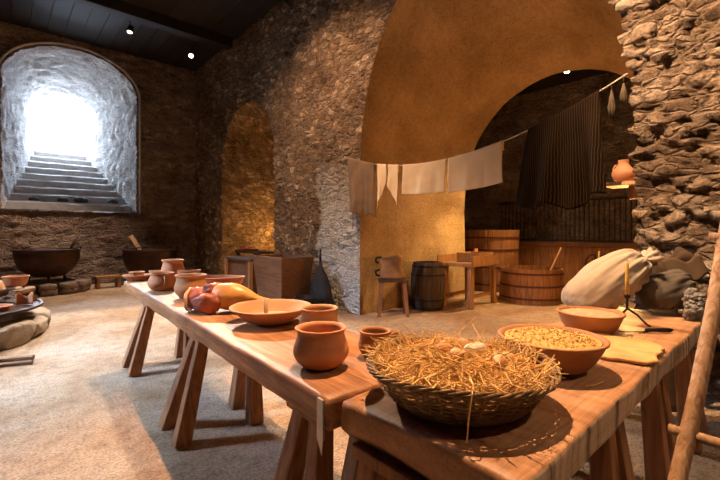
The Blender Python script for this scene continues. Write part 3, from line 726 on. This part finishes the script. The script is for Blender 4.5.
# ------------------------------------------------------------------ ladder
ld = thing('ladder', 'rough wooden ladder leaning past the table end towards the pillar', 'ladder', (1.175, .30, 0))
dv = V((.485, -.06, .725)); TL = 5.55
for oy in (0, -.46):
    pts = [(dv*t+V((0, oy, 0)))+V((.006*math.sin(t*4), .008*math.sin(t*3+1), 0)) for t in [TL*i/16 for i in range(17)]]
    obj('rail', MB().tube(pts, [(.025, .023)]*17, 10), M['ladder'], ld, smooth=True)
for k in range(6):
    q = dv*(.905+.85*k)
    obj('rung', MB().tube([q+V((0, .045, 0)), q+V((0, -.5, 0))], .0165, 8), M['ladder'], ld, smooth=True)

# ------------------------------------------------------------------ washing line
E0 = V((4.0, 4.80, 2.45)); E1 = V((3.93, .985, 2.62)); 
def line(t): return E0.lerp(E1, t)+V((0, 0, -.40*4*t*(1-t)+.06*math.sin(PI*t)*0))
LINEY = lambda y: line((E0.y-y)/(E0.y-E1.y))
tag(obj('hanging_washing_line', MB().tube([line(i/40) for i in range(41)], .006, 6), M['rope']), 'thin pale washing line strung across the wide archway', 'rope')
def cloth(label, y0, y1, drop, m, amp=.02, folds=3, nu=36, nv=30, shape=None, seed=0, cat='cloth', parent=None, name='hanging_cloth', group='washing on the line', xo=0):
    def fn(a, b):
        y = y0+(y1-y0)*a; p = LINEY(y); d = drop(a) if callable(drop) else drop
        w = amp*b*(math.sin(2*PI*folds*a+seed)+.5*math.sin(2*PI*folds*2.3*a+seed*2+b))+.015*b*noise.noise(V((a*3, b*3, seed)))
        yy_ = y+(shape(a, b) if shape else 0)
        return V((p.x-.0115-abs(w)*.0+xo+w*min(1, b*3), yy_+.012*math.sin(b*4+seed)*b, p.z+.006-d*b))
    lc = LINEY((y0+y1)/2)
    rowsz = [(.0115, -.09), (.0115, -.045), (.0115, -.008), (.010, .006), (.0, .0125)]   # far side, then over the line
    def over(a, j):
        if j < 5: p = LINEY(y0+(y1-y0)*a); return V((p.x+rowsz[j][0], p.y, p.z+rowsz[j][1]))
        if j == 5: p = LINEY(y0+(y1-y0)*a); return V((p.x-.010, p.y, p.z+.006))
        return fn(a, (j-5)/nv)
    mb = MB().grid(lambda a, b: over(a, round(b*(nv+5)))-lc, nu, nv+5)
    o = obj(name, mb, M[m], None, smooth=True, solid=.005, loc=lc); tag(o, label, cat, group); return o
def Yl(px):  # line position seen at a picture column, X about 4
    k = (px-360)/400; z = 3.97/(.742*k+.671); return -.671*k*z+.742*z
cloth('brown garment hung at the pillar end of the line', Yl(347), Yl(374), lambda a: .80-.05*a+.03*math.sin(a*20)+.30*math.exp(-((a-.22)/.06)**2), 'tan', .035, 2, seed=1)
cloth('narrow pointed linen strip beside the brown garment', Yl(377), Yl(386), lambda a: .62-.38*a, 'cream', .012, 1, 14, 24, seed=3)
cloth('narrow pointed linen strip next to the first cream towel', Yl(388), Yl(398), lambda a: .28+.26*a, 'cream', .012, 1, 14, 24, seed=4)
cloth('shorter cream linen towel on the washing line', Yl(403), Yl(447), .385, 'cream', .008, 2, seed=5)
cloth('longer cream linen towel next to the dark shawl', Yl(449), Yl(504), lambda a: .40+.04*a, 'cream', .008, 2, seed=6)
y0s, y1s = Yl(530), Yl(601)
cloth('large dark striped wool shawl drooping from the washing line', y0s, y1s, lambda a: .74+.17*min(1, a*1.8)+.03*math.sin(a*13), 'wool', .10, 1.7, 70, 44, shape=lambda a, b: (.20*(1-a)**2-.0*a)*b-.06*a*b, seed=7, cat='shawl')
for px, ln, lab in ((613, .30, 'dried dark herb bunch hung on the line clear of the pillar'), (625, .24, 'dried dark herb bunch hung on the line touching the pillar')):
    p = LINEY(Yl(px)); mb = MB().tube([p, p+V((0, 0, -.06))], .003, 5)
    for k in range(7):
        a = k*.9; mb.tube([p+V((0, 0, -.05)), p+V((.02*math.cos(a), .02*math.sin(a), -.05-ln*.5)), p+V((.012*math.cos(a), .015*math.sin(a), -ln+.02*math.sin(k)))], [.005, .013, .004], 6)
    mb.mod(lambda q: q-p); o = obj('hanging_herb_bunch', mb, M['herb'], None, smooth=True, loc=p-V((.0, 0, .008))); tag(o, lab, 'herbs', 'herbs on the line')
tag(obj('hook', MB().tube([(4.06, 4.80, 2.47), (4.0, 4.80, 2.47), (3.985, 4.80, 2.45), (4.0, 4.80, 2.435)], .008, 6), M['iron']), 'iron hook in the pale pillar holding the washing line', 'hook')
# shelf and jug on the far side of the pillar
sh = thing('wall_shelf', 'small wooden shelf board on the jamb behind the rough pillar', 'shelf', (4.62, 1.0, 1.75))
obj('shelf_board', MB().box((0, .12, 0), (.32, .44, .035)), M['pale'], sh, bevel=.005)
obj('bracket', MB().box((0, .05, -.08), (.03, .2, .13)), M['oak'], sh, bevel=.005)
j = pot('clay_jug', 'orange clay jug with a loop handle on the small shelf', 4.60, 1.19, .10, .22, .05, .045, .06, z=1.772, belly=.45, handle=1.0)

# ------------------------------------------------------------------ staved vessels
def staves(r0, r1, h, n, bulge=0, th=.03, rows=10):
    mb = MB(); seg = n*4
    def R(t): return r0+(r1-r0)*t+bulge*math.sin(PI*t)
    pr = [(R(i/rows), h*i/rows) for i in range(rows+1)]+[(R(1)-th, h)]+[(R(i/rows)-th, max(h*i/rows, .05)) for i in range(rows-1, -1, -1)]
    vs = []
    for r, z in pr:
        for k in range(seg):
            a = 2*PI*k/seg; g = -.006 if k % 4 == 0 else 0
            vs.append(((r+g)*math.cos(a), (r+g)*math.sin(a), z))
    fs = [(i*seg+k, i*seg+(k+1) % seg, (i+1)*seg+(k+1) % seg, (i+1)*seg+k) for i in range(len(pr)-1) for k in range(seg)]
    fs += [tuple(range(seg-1, -1, -1)), tuple((len(pr)-1)*seg+k for k in range(seg))]
    return mb.add(vs, fs), R
def tub(name, label, cat, x, y, r0, r1, h, hoops, m='tub', bulge=0, n=30, lid=False, hw=.035, hm='hoop'):
    t = thing(name, label, cat, (x, y, .004)); mb, R = staves(r0, r1, h, n, bulge); obj('staves', mb, M[m], t)
    for f in hoops:
        a, b = R(f)+.002, R(min(1, f+hw/h))+.002
        obj('hoop', MB().lathe([(a, h*f), (a+.008, h*f), (b+.008, h*f+hw), (b, h*f+hw), (a, h*f)], 64, close=False), M[hm], t, smooth=False)
    if lid: obj('lid', MB().lathe([(.004, h-.06), (R(1)-.032, h-.06), (R(1)-.032, h-.035), (.004, h-.035)], 40), M[m], t)
    return t
tub('wash_tub', 'low wide staved tub with dark hoops standing in front of the plank panelling', 'tub', 7.32, 3.37, .55, .53, .60, (.12, .48, .84))
tub('wash_tub', 'tall staved tub against the rear wall with top at eye height', 'tub', 8.10, 4.64, .55, .60, 1.30, (.1, .38, .66, .86))
tub('barrel', 'dark staved barrel standing against the arch wall beside the stool', 'barrel', 5.26, 4.15, .235, .235, .77, (.03, .2, .72, .9), 'darkoak', .045, 22, True, .03, 'iron')
pd = tag(obj('paddle', MB().bar((0, 0, 0), (.28, -.28, .86), (.05, .02), (.03, .025)), M['pale'], None, bevel=.004, loc=(7.40, 3.25, .12)), 'pale wooden paddle sticking out of the low wash tub', 'paddle')
# wash bench with a raised end board
wb = thing('wash_bench', 'heavy wooden bench with curved end boards beside the barrel', 'bench', (6.12, 3.92, 0), math.radians(4))
obj('bench_top', MB().box((0, 0, .72), (.95, .62, .06)), M['oak'], wb, bevel=.008)
for x in (-.38, .40):
    for y in (-.24, .24):
        obj('leg', MB().bar((x, y, .69), (x*1.06, y*1.06, .0), (.10, .08), (.09, .075)), M['oak'], wb, bevel=.006)
def sideboard(y):
    mb = MB(); pr = [(-.49, .70), (.47, .70), (.47, .76)]+[(.47-.32*i/8, .76+.11*math.sin(i/8*PI/2)) for i in range(1, 9)]+[(-.49, .87)]
    n = len(pr); vs = [(x, y-.015, z) for x, z in pr]+[(x, y+.015, z) for x, z in pr]
    return mb.add(vs, [tuple(range(n)), tuple(range(2*n-1, n-1, -1))]+[(i, (i+1) % n, n+(i+1) % n, n+i) for i in range(n)])
for y in (-.325, .325): obj('end_board', sideboard(y), M['oak'], wb)
obj('stretcher', MB().box((0, .2, .18), (.80, .04, .06)), M['oak'], wb, bevel=.005)
obj('stretcher', MB().box((0, -.2, .18), (.80, .04, .06)), M['oak'], wb, bevel=.005)
wbx = thing('wooden_box', 'shallow wooden box set on top of the wash bench', 'box', (6.22, 3.86, .756), .07)
for (cx, cy, sx, sy) in ((0, -.21, .5, .02), (0, .21, .5, .02), (-.24, 0, .02, .40), (.24, 0, .02, .40)): obj('side', MB().box((cx, cy, .075), (sx, sy, .15)), M['oak'], wbx, bevel=.003)
obj('bottom', MB().box((0, 0, .01), (.46, .40, .02)), M['oak'], wbx)
pot('clay_jar', 'small orange clay jar on the corner of the wash bench top', 6.53, 4.04, .055, .20, .04, .035, .045, z=.756, belly=.4, m='terra')
# stool and leather bag
so = thing('stool', 'four legged wooden stool against the arch wall beside the barrel', 'stool', (4.47, 4.20, 0), math.radians(-42))
obj('seat', MB().box((0, 0, .535), (.44, .32, .035)), M['darkoak'], so, bevel=.006)
for x in (-.17, .17):
    for y in (-.1, .1): obj('leg', MB().bar((x, y, .52), (x*1.25, y*1.4, 0), (.055, .055), (.05, .05)), M['leg'], so, bevel=.005)
lb = thing('leather_bag', 'tan leather bag with black straps sitting on the stool', 'bag', (4.47, 4.20, .556), math.radians(-42))
mb = MB()
for i in range(9):
    t = i/8; rx = .19*(1-.25*t)+.015*math.sin(t*9); ry = .11*(1-.5*t)
    for k in range(28):
        a = 2*PI*k/28; q = (abs(math.cos(a))**3+abs(math.sin(a))**3)**(-1/3); mb.v.append(V((rx*q*math.cos(a)-.03*t, ry*q*math.sin(a), .34*t+.03*t*math.cos(a))))
for i in range(8):
    for k in range(28): mb.f.append((i*28+k, i*28+(k+1) % 28, (i+1)*28+(k+1) % 28, (i+1)*28+k))
mb.f += [tuple(range(27, -1, -1)), tuple(8*28+k for k in range(28))]
lbb = obj('bag_body', mb, M['leather'], lb, smooth=True)
obj('strap', MB().tube([(-.17, -.02, .33), (-.25, -.03, .32), (-.26, -.03, .27), (-.22, -.02, .24)], .018, 8), M['black'], lbb, smooth=True)
obj('strap', MB().tube([(-.20, -.03, .14), (-.26, -.04, .12), (-.25, -.04, .06), (-.20, -.03, .05)], .018, 8), M['black'], lbb, smooth=True)
# plank panelling and bars of the rear wall
pn = MB()
for k in range(44): pn.box((8.90, -1.4+.17*k+.085, .50), (.035+.006*(k % 3), .166, .98))
struct(obj('wall_panelling', pn, M['tub'], bevel=.004))
struct(obj('trim_7', MB().box((8.87, 2.3, 1.0), (.10, 7.6, .10)), M['chest'], bevel=.008))
gr = thing('bar_screen', 'screen of thin upright iron bars above the plank panelling', 'screen', (8.84, 3.3, 1.051))
for k in range(34): obj('bar', MB().tube([(0, -1.5+.09*k, 0), (0, -1.5+.09*k, .85)], .011, 6), M['iron'], gr)
obj('rail', MB().box((0, 0, .86), (.04, 3.1, .035)), M['iron'], gr)
obj('rail', MB().box((0, 0, .03), (.04, 3.1, .035)), M['iron'], gr)
it = thing('iron_stand', 'curled black iron stand before the plank panelling behind the white sack', 'iron stand', (7.9, 2.42, 0), -.6)
for s_ in (-1, 1):
    obj('scroll', MB().tube([(s_*(.05+.16*t+.07*math.sin(t*9)), 0, .55+.28*math.sin(t*PI*.9)+.05*math.cos(t*9)) for t in [i/20 for i in range(21)]], .014, 7), M['iron'], it, smooth=True)
for k in range(3):
    a = 2*PI*k/3; obj('leg', MB().tube([(0, 0, .6), (.03*math.cos(a), .03*math.sin(a), .3), (.2*math.cos(a), .2*math.sin(a), .013)], .014, 7), M['iron'], it, smooth=True)
obj('post', MB().tube([(0, 0, .5), (0, 0, .92)], .014, 7), M['pale'], it, smooth=True)
lp = thing('ceiling_spotlight', 'lit round spotlight under the dark ceiling beyond the arch', 'spotlight', (7.75, 2.9, 4.2))
obj('housing', MB().lathe([(.05, .0), (.06, .02), (.06, .14), (.02, .16), (.02, .24), (.004, .24), (.004, .03), (.05, .03)], 20, close=False), M['iron'], lp)
obj('lens', MB().blob((0, 0, .012), (.05, .05, .03), 14, 8, 0), M['lamp'], lp, smooth=True)

# ------------------------------------------------------------------ cauldrons and hearths by the back wall
def cauldron(label, x, y, z, r, h):
    t = thing('cauldron', label, 'cauldron', (x, y, z))
    leg_ = .07; o = [(.01, leg_)]
    for i in range(1, 13):
        a = i/12*PI/2; o.append((r*.97*math.sin(a)**.8, leg_+(h-leg_)*.86*(1-math.cos(a))))
    o += [(r*.97, h*.95), (r*1.03, h*.97), (r*1.03, h), (r*.95, h), (r*.94, h*.93)]+[(r*.94*math.sin(i/8*PI/2)**.8, leg_+.02+(h-leg_)*.84*(1-math.cos(i/8*PI/2))) for i in range(7, 0, -1)]
    bd_ = obj('body', MB().lathe(o, 56), M['rust'], t, smooth=True)
    for k in range(3):
        a = 2*PI*k/3+.5; obj('leg', MB().tube([(r*.55*math.cos(a), r*.55*math.sin(a), leg_+.12), (r*.62*math.cos(a), r*.62*math.sin(a), .0)], [.035, .022], 8), M['rust'], t, smooth=True)
    for a in (-.55, PI-.75, -2.2):
        c_ = V((r*1.02*math.cos(a), r*1.02*math.sin(a), h+.03)); tv = V((-math.sin(a), math.cos(a), 0))
        obj('handle', MB().tube([c_+tv*.07*math.cos(PI*i/8)+V((0, 0, .06*math.sin(PI*i/8)-.03)) for i in range(9)], .012, 7), M['rust'], bd_, smooth=True)
    return t
def boulder(mb, c, r, seed, rot): return mb.blob(c, r, 18, 12, .22, 1.6, seed, .6, RT('Z', rot)).clampz(0.0)
hp2 = thing('stone_plinth', 'low plinth of flat dark stones carrying the cauldron under the window', 'plinth', (.72, 10.35, .003))
for row, z in ((0, .075), (1, .165)):
    for k in range(7):
        a = PI+PI*k/6.0; obj('stone', MB().blob((.66*math.cos(a), .52*math.sin(a)+.12, z), (.15, .12, .072), 16, 10, .2, 1.6, k+row*9, .55, RT('Z', math.degrees(a)+90)).clampz(0), M['plinth'], hp2, smooth=True)
obj('slab', MB().box((0, .18, .12), (1.10, .95, .23)), M['plinth'], hp2, bevel=.02)
cauldron('big black cauldron on the stone plinth under the window', .76, 10.45, .25, .57, .66)
cauldron('black cauldron standing on the floor in the corner beside the back wall', 2.74, 10.62, .004, .60, .84)
tag(obj('ladle', MB().tube([(0, 0, 0), (.20, -.05, .45), (.27, -.07, .62)], [.03, .028, .022], 8), M['darkoak'], None, smooth=True, loc=(.98, 10.4, .56)), 'dark wooden ladle handle leaning in the big cauldron', 'ladle')
tag(obj('paddle', MB().bar((0, 0, 0), (-.42, .05, .75), (.06, .03), (.10, .03)), M['pale'], None, bevel=.006, loc=(2.72, 10.5, .42)), 'pale wooden paddle leaning out of the corner cauldron', 'paddle')
lbn = thing('low_bench', 'low plank bench by the floor cauldron in the corner', 'bench', (1.83, 10.5, 0), .1)
obj('seat', MB().box((0, 0, .25), (.5, .26, .05)), M['oak'], lbn, bevel=.008)
for x in (-.2, .2): obj('leg', MB().box((x, 0, .115), (.06, .22, .23)), M['oak'], lbn, bevel=.006)
# round hearth at the room side
hr = thing('stone_hearth', 'round hearth of rough stones on the open floor', 'hearth', (-.80, 6.80, .003))
for k in range(15):
    a = 2*PI*k/15+.1; q = 1.16+.05*math.sin(k*7)
    obj('stone', MB().blob((q*math.cos(a), q*math.sin(a), .10), (.24, .17, .115+.02*math.sin(k*3)), 20, 14, .22, 1.5, k+20, .42, RT('Z', math.degrees(a)+90)).clampz(0), M['hearth'], hr, smooth=True)
gd = thing('griddle', 'round black iron griddle on short legs inside the stone hearth', 'griddle', (-.45, 6.66, .004))
obj('plate', MB().lathe([(.004, .33), (.86, .33), (.89, .345), (.89, .37), (.86, .37), (.84, .355), (.004, .355)], 56), M['rust'], gd, smooth=False)
for k in range(5):
    a = 2*PI*k/5+.6; obj('leg', MB().tube([(.44*math.cos(a), .44*math.sin(a), .335), (.46*math.cos(a), .46*math.sin(a), 0)], .03, 8), M['rust'], gd, smooth=True)
GZ = .362
def firewood(label, x, y, z, L, rz, r=.05, seed=0, tilt=0):
    mb = MB(); n = 7
    pr = [(r*(1+.25*noise.noise(V((k*1.7, seed, 0))))*math.cos(2*PI*k/n), r*.8*(1+.25*noise.noise(V((k*1.7, seed, 4))))*math.sin(2*PI*k/n)) for k in range(n)]
    mz = min(b for a, b in pr)
    for i in range(6):
        t = i/5; bend = .02*math.sin(t*4+seed)
        mb.v += [V((-L/2+L*t, a+bend, b-mz)) for a, b in pr]
    for i in range(5):
        for k in range(n): mb.f.append((i*n+k, i*n+(k+1) % n, (i+1)*n+(k+1) % n, (i+1)*n+k))
    mb.f += [tuple(range(n-1, -1, -1)), tuple(5*n+k for k in range(n))]
    o = obj('firewood', mb, M['fire'], None, loc=(x, y, z)); o.rotation_euler = (0, tilt, rz); return tag(o, label, 'firewood', 'split firewood about the hearth')
HX, HY = -.45, 6.66
def hp_(r, a): return (HX+r*math.cos(math.radians(a)), HY+r*math.sin(math.radians(a)))
px_, py_ = .17, 6.90
for k, (lab, da, db, z, L, rz) in enumerate((('split log under the crossed pair on the griddle, next to the clay plate', 0, -.085, GZ, .38, -.73), ('split log under the crossed pair on the griddle, next to the round loaf', 0, .085, GZ, .38, -.73),
        ('upper crossed split log on the griddle on the loaf side', -.09, 0, GZ+.105, .36, .84), ('upper crossed split log on the griddle on the table side', .09, 0, GZ+.105, .36, .84))):
    firewood(lab, px_+.742*da+.671*db, py_-.671*da+.742*db, z, L, rz, .048, k+1)
bowl('clay_bowl', 'upright clay bowl balanced on the crossed logs over the griddle', px_, py_, .14, .12, .10, 'terra', z=GZ+.212)
tag(obj('bread_loaf', MB().blob((0, 0, .15), (.17, .16, .17), 22, 14, .12, 2, 3).clampz(0), M['loaf'], None, smooth=True, loc=(-.10, 7.19, GZ)), 'tall round crusty loaf behind the crossed logs on the griddle', 'bread')
bowl('clay_plate', 'clay plate lying on the griddle nearest the table', -.02, 6.30, .15, .05, .11, 'terra', z=GZ, cat='plate', curve=.8)
tag(obj('pot_shard', MB().grid(lambda a, b: (.10*math.cos(2.2*a), .10*math.sin(2.2*a), .12*b+.03*math.sin(a*9)*b), 16, 4), M['terra'], None, smooth=True, solid=.012, loc=(.22, 6.45, GZ+.008)), 'curved broken piece of clay pot standing on the griddle', 'pot shard')
firewood('long thin stick on the floor nearest the hearth stones', -.02, 5.30, .004, .62, -.50, .028, 4)
firewood('shorter stick on the floor farther from the hearth stones', .0, 5.08, .004, .52, -.35, .024, 5)
# dark stones lying on the lower stairs
for k, (x, y, z, r, lab) in enumerate(((.62, 11.98, 2.0, .10, 'dark flat stone on the lower stair near the window jamb'), (1.16, 11.98, 2.0, .12, 'dark flat stone on the lower stair towards its middle'),
        (1.52, 11.98, 2.0, .15, 'widest dark stone lying mid stair'), (2.2, 11.98, 2.0, .12, 'dark stone on the lower stair by the corner side jamb'))):
    o = obj('loose_stone', MB().blob((0, 0, r*.32), (r, r*.6, r*.5), 16, 10, .25, 1.8, k).clampz(0), M['darkstone'], None, smooth=True, loc=(x, YB+.06+.345+.15, 1.985)); tag(o, lab, 'stone', 'stones on the stair')
# ------------------------------------------------------------------ niche furniture
ft = thing('side_table', 'narrow dark table in the small niche laid with food', 'table', (4.42, 8.42, 0))
obj('tabletop', MB().box((0, 0, .80), (.55, 1.15, .05)), M['darkoak'], ft, bevel=.006)
for x in (-.22, .22):
    for y in (-.5, .5): obj('leg', MB().box((x, y, .387), (.07, .07, .774)), M['darkoak'], ft, bevel=.005)
for k, (x, y, r, m, lab) in enumerate(((-.08, -.42, .11, 'bread', 'yellow round food on the niche table end by the warm light'), (-.1, -.12, .13, 'terra', 'clay dish in the middle of the niche table'), (-.06, .2, .12, 'terra', 'clay dish on the niche table between other food'), (-.1, .45, .11, 'meat', 'dark red meat on the far end of the niche table'))):
    if m == 'terra': bowl('clay_dish', lab, 4.42+x, 8.42+y, r, .05, r*.6, 'terra', z=.828, cat='dish')
    else: tag(obj('food_portion', MB().blob((0, 0, .035), (r, r, .065), 16, 10, .2, 2, k).clampz(0), M[m], None, smooth=True, loc=(4.42+x, 8.42+y, .827)), lab, 'food')
cst = thing('wooden_chest', 'brown plank chest with pale corner posts below the niche', 'chest', (3.62, 7.15, 0))
obj('panel', MB().box((0, 0, .40), (.50, .98, .66)), M['chest'], cst, bevel=.004)
obj('lid', MB().box((0, 0, .755), (.56, 1.08, .045)), M['darkoak'], cst, bevel=.006)
for x in (-.26, .26):
    for y in (-.50, .50): obj('post', MB().box((x, y, .365), (.07, .07, .73)), M['chestz'], cst, bevel=.006)
vt = thing('wooden_vat', 'deep slant sided plank vat beside the chest', 'vat', (3.54, 5.86, .004), 0)
def vatside(sgn, ax):
    a, b, ha = .30, .44, .86
    if ax == 'x': return MB().add([(sgn*.24, -.36, .0), (sgn*.24, .36, .0), (sgn*.30, .48, ha), (sgn*.30, -.48, ha), (sgn*.21, -.36, 0), (sgn*.21, .36, 0), (sgn*.27, .48, ha), (sgn*.27, -.48, ha)], [(0, 1, 2, 3), (7, 6, 5, 4), (0, 4, 5, 1), (1, 5, 6, 2), (2, 6, 7, 3), (3, 7, 4, 0)])
    return MB().add([(-.21, sgn*.36, 0), (.21, sgn*.36, 0), (.27, sgn*.48, ha), (-.27, sgn*.48, ha), (-.21, sgn*.33, 0), (.21, sgn*.33, 0), (.27, sgn*.45, ha), (-.27, sgn*.45, ha)], [(0, 1, 2, 3), (7, 6, 5, 4), (0, 4, 5, 1), (1, 5, 6, 2), (2, 6, 7, 3), (3, 7, 4, 0)])
for s_ in (-1, 1): obj('side', vatside(s_, 'x'), M['chest'], vt); obj('end', vatside(s_, 'y'), M['chest'], vt)
obj('bottom', MB().box((0, 0, .03), (.42, .68, .05)), M['chest'], vt)
tag(obj('fire_iron', MB().tube([(3.885, 5.92, .014), (3.91, 5.62, 1.1), (3.92, 5.55, 1.32), (3.925, 5.53, 1.36)], [.014, .012, .012, .02], 7), M['steel'], None, smooth=True), 'thin iron poker leaning against the wall beside the vat', 'poker')
bl = thing('bellows', 'black leather bellows propped upright against the wall beside the poker', 'bellows', (3.80, 5.14, .004), .25)
mb = MB()
for i, (rx, ry, z) in enumerate([(.09, .10, 0), (.10, .19, .05), (.10, .23, .2), (.09, .20, .4), (.07, .12, .58), (.03, .04, .70), (.022, .025, .78)]):
    for k in range(24):
        a = 2*PI*k/24; mb.v.append(V((rx*math.cos(a)*(1+.18*math.sin(5*a)), ry*math.sin(a), z)))
for i in range(6):
    for k in range(24): mb.f.append((i*24+k, i*24+(k+1) % 24, (i+1)*24+(k+1) % 24, (i+1)*24+k))
mb.f += [tuple(range(23, -1, -1)), tuple(6*24+k for k in range(24))]
obj('leather_body', mb, M['black'], bl, smooth=True); obj('nozzle', MB().tube([(0, 0, .76), (0, 0, 1.0)], [.022, .013], 10), M['iron'], bl, smooth=True)
bu = thing('coal_bucket', 'black iron bucket on the floor between vat and pale pillar', 'bucket', (3.42, 5.0, .004))
obj('body', MB().lathe([(.004, 0), (.12, 0), (.17, .28), (.178, .29), (.165, .29), (.115, .02), (.004, .02)], 30), M['iron'], bu, smooth=True)
obj('handle', MB().tube([(.17*math.cos(PI*i/12), 0, .28+.15*math.sin(PI*i/12)) for i in range(13)], .007, 6), M['iron'], bu, smooth=True)

# ------------------------------------------------------------------ ceiling spotlights of the main room
def spotfix(label, x, y, z, aim, lit):
    t = thing('ceiling_spotlight', label, 'spotlight', (x, y, z))
    d = (V(aim)-V((x, y, z))).normalized(); q = V((0, 0, 1)).rotation_difference(d).to_matrix().to_4x4()
    ho = obj('housing', MB().lathe([(.045, -.12), (.06, -.1), (.065, .06), (.055, .06), (.05, .0), (.004, .0)], 20).mod(lambda p: q @ p), M['iron'], t, smooth=True)
    obj('lens', MB().lathe([(.004, .02), (.048, .02), (.048, .03), (.004, .034)], 20).mod(lambda p: q @ p), M['lamp'] if lit else M['steel'], ho)
    obj('stem', MB().tube([(0, 0, .05), (0, 0, H-z)], .012, 6), M['iron'], t)
    return t
L1 = V((3.40, 9.75, 5.45)); L0 = V((2.06, 9.5, 5.5))
spotfix('lit ceiling spotlight nearest the corner of the arch wall', *L1, (1.0, 3.2, .75), True)
spotfix('ceiling spotlight above the window side of the room', *L0, (.5, 7.5, 0), True)

# ------------------------------------------------------------------ lights
def light(name, typ, loc, energy, col, aim=None, **kw):
    l = bpy.data.lights.new(name, typ); l.energy = energy; l.color = col
    for k, v in kw.items(): setattr(l, k, v)
    o = bpy.data.objects.new(name, l); C.objects.link(o); o.location = loc
    if aim is not None: o.rotation_euler = (V(aim)-V(loc)).to_track_quat('-Z', 'Y').to_euler()
    return o
WARM = (1, .62, .28); AMB = (1, .47, .13); COOL = (.66, .80, 1.0)
d1 = (V((1.0, 3.0, .4))-L1).normalized()
light('spot_table', 'SPOT', L1+d1*.12, 3500, (1, .82, .64), (-.1, 3.9, .0), spot_size=math.radians(56), spot_blend=.4, shadow_soft_size=.04)
light('spot_window_side', 'SPOT', L0+V((-.03, -.05, -.1)), 1200, (1, .74, .56), (.3, 8.6, 0), spot_size=math.radians(90), spot_blend=.6, shadow_soft_size=.04)
light('spot_overhead', 'SPOT', (2.0, 1.95, 5.4), 2300, (1, .57, .29), (1.4, 1.3, .5), spot_size=math.radians(56), spot_blend=.6, shadow_soft_size=.035)
light('spot_pillar', 'SPOT', (1.9, 1.3, 5.4), 2500, (1, .66, .40), (4.0, .25, 2.2), spot_size=math.radians(50), spot_blend=.8, shadow_soft_size=.05)
light('spot_arcade', 'SPOT', (1.6, 4.2, 5.5), 950, (1, .60, .34), (4.0, 5.4, 2.0), spot_size=math.radians(85), spot_blend=.8, shadow_soft_size=.05)
light('spot_behind', 'SPOT', (2.4, -2.4, 5.3), 330, (1, .66, .40), (1.9, .5, .9), spot_size=math.radians(36), spot_blend=.7, shadow_soft_size=.05)
light('lamp_passage', 'POINT', (5.4, 1.35, 1.2), 95, (1, .47, .14), shadow_soft_size=.12)
light('lamp_rear', 'SPOT', (7.75, 2.9, 4.1), 950, (1, .58, .23), (6.5, 3.5, .1), spot_size=math.radians(80), spot_blend=.6, shadow_soft_size=.05)
light('lamp_jamb', 'SPOT', (7.0, 3.3, 2.0), 150, (1, .62, .22), (6.35, 4.5, .9), spot_size=math.radians(62), spot_blend=.8, shadow_soft_size=.06)
light('lamp_niche', 'POINT', (5.6, 8.8, 1.0), 90, (1, .5, .12), shadow_soft_size=.06)
light('cool_fill_side', 'AREA', (-4.3, 6.6, 3.8), 165, (.58, .74, 1), (.1, 4.8, .0), shape='RECTANGLE', size=1.2, size_y=1.6, spread=math.radians(48))  # added cool fill for the floor; the wall behind it has no window
light('daylight_stair', 'AREA', (1.36, 15.5, 5.1), 1200, COOL, (1.2, 9, 1.0), shape='RECTANGLE', size=1.6, size_y=2.0)
pt = light('portal', 'AREA', (1.38, 14.92, 4.6), 1, (1, 1, 1), (1.38, 5, 4.6), shape='RECTANGLE', size=1.4, size_y=2.0)
pt.data.cycles.is_portal = True
w = bpy.data.worlds.new('World'); sc.world = w; w.use_nodes = True
bg = w.node_tree.nodes['Background']; bg.inputs[0].default_value = (.72, .85, 1, 1); bg.inputs[1].default_value = 6

# ------------------------------------------------------------------ camera
cam = bpy.data.cameras.new('camera'); co = bpy.data.objects.new('camera', cam); C.objects.link(co)
cam.sensor_width = 36; cam.lens = 20; cam.shift_y = -10/720; cam.clip_start = .05
co.location = (0, 0, 1.3); co.rotation_euler = (PI/2, 0, -math.atan2(.671, .742)); sc.camera = co
sc.view_settings.view_transform = 'Standard'; sc.view_settings.look = 'None'; sc.view_settings.gamma = 1; sc.view_settings.exposure = 0
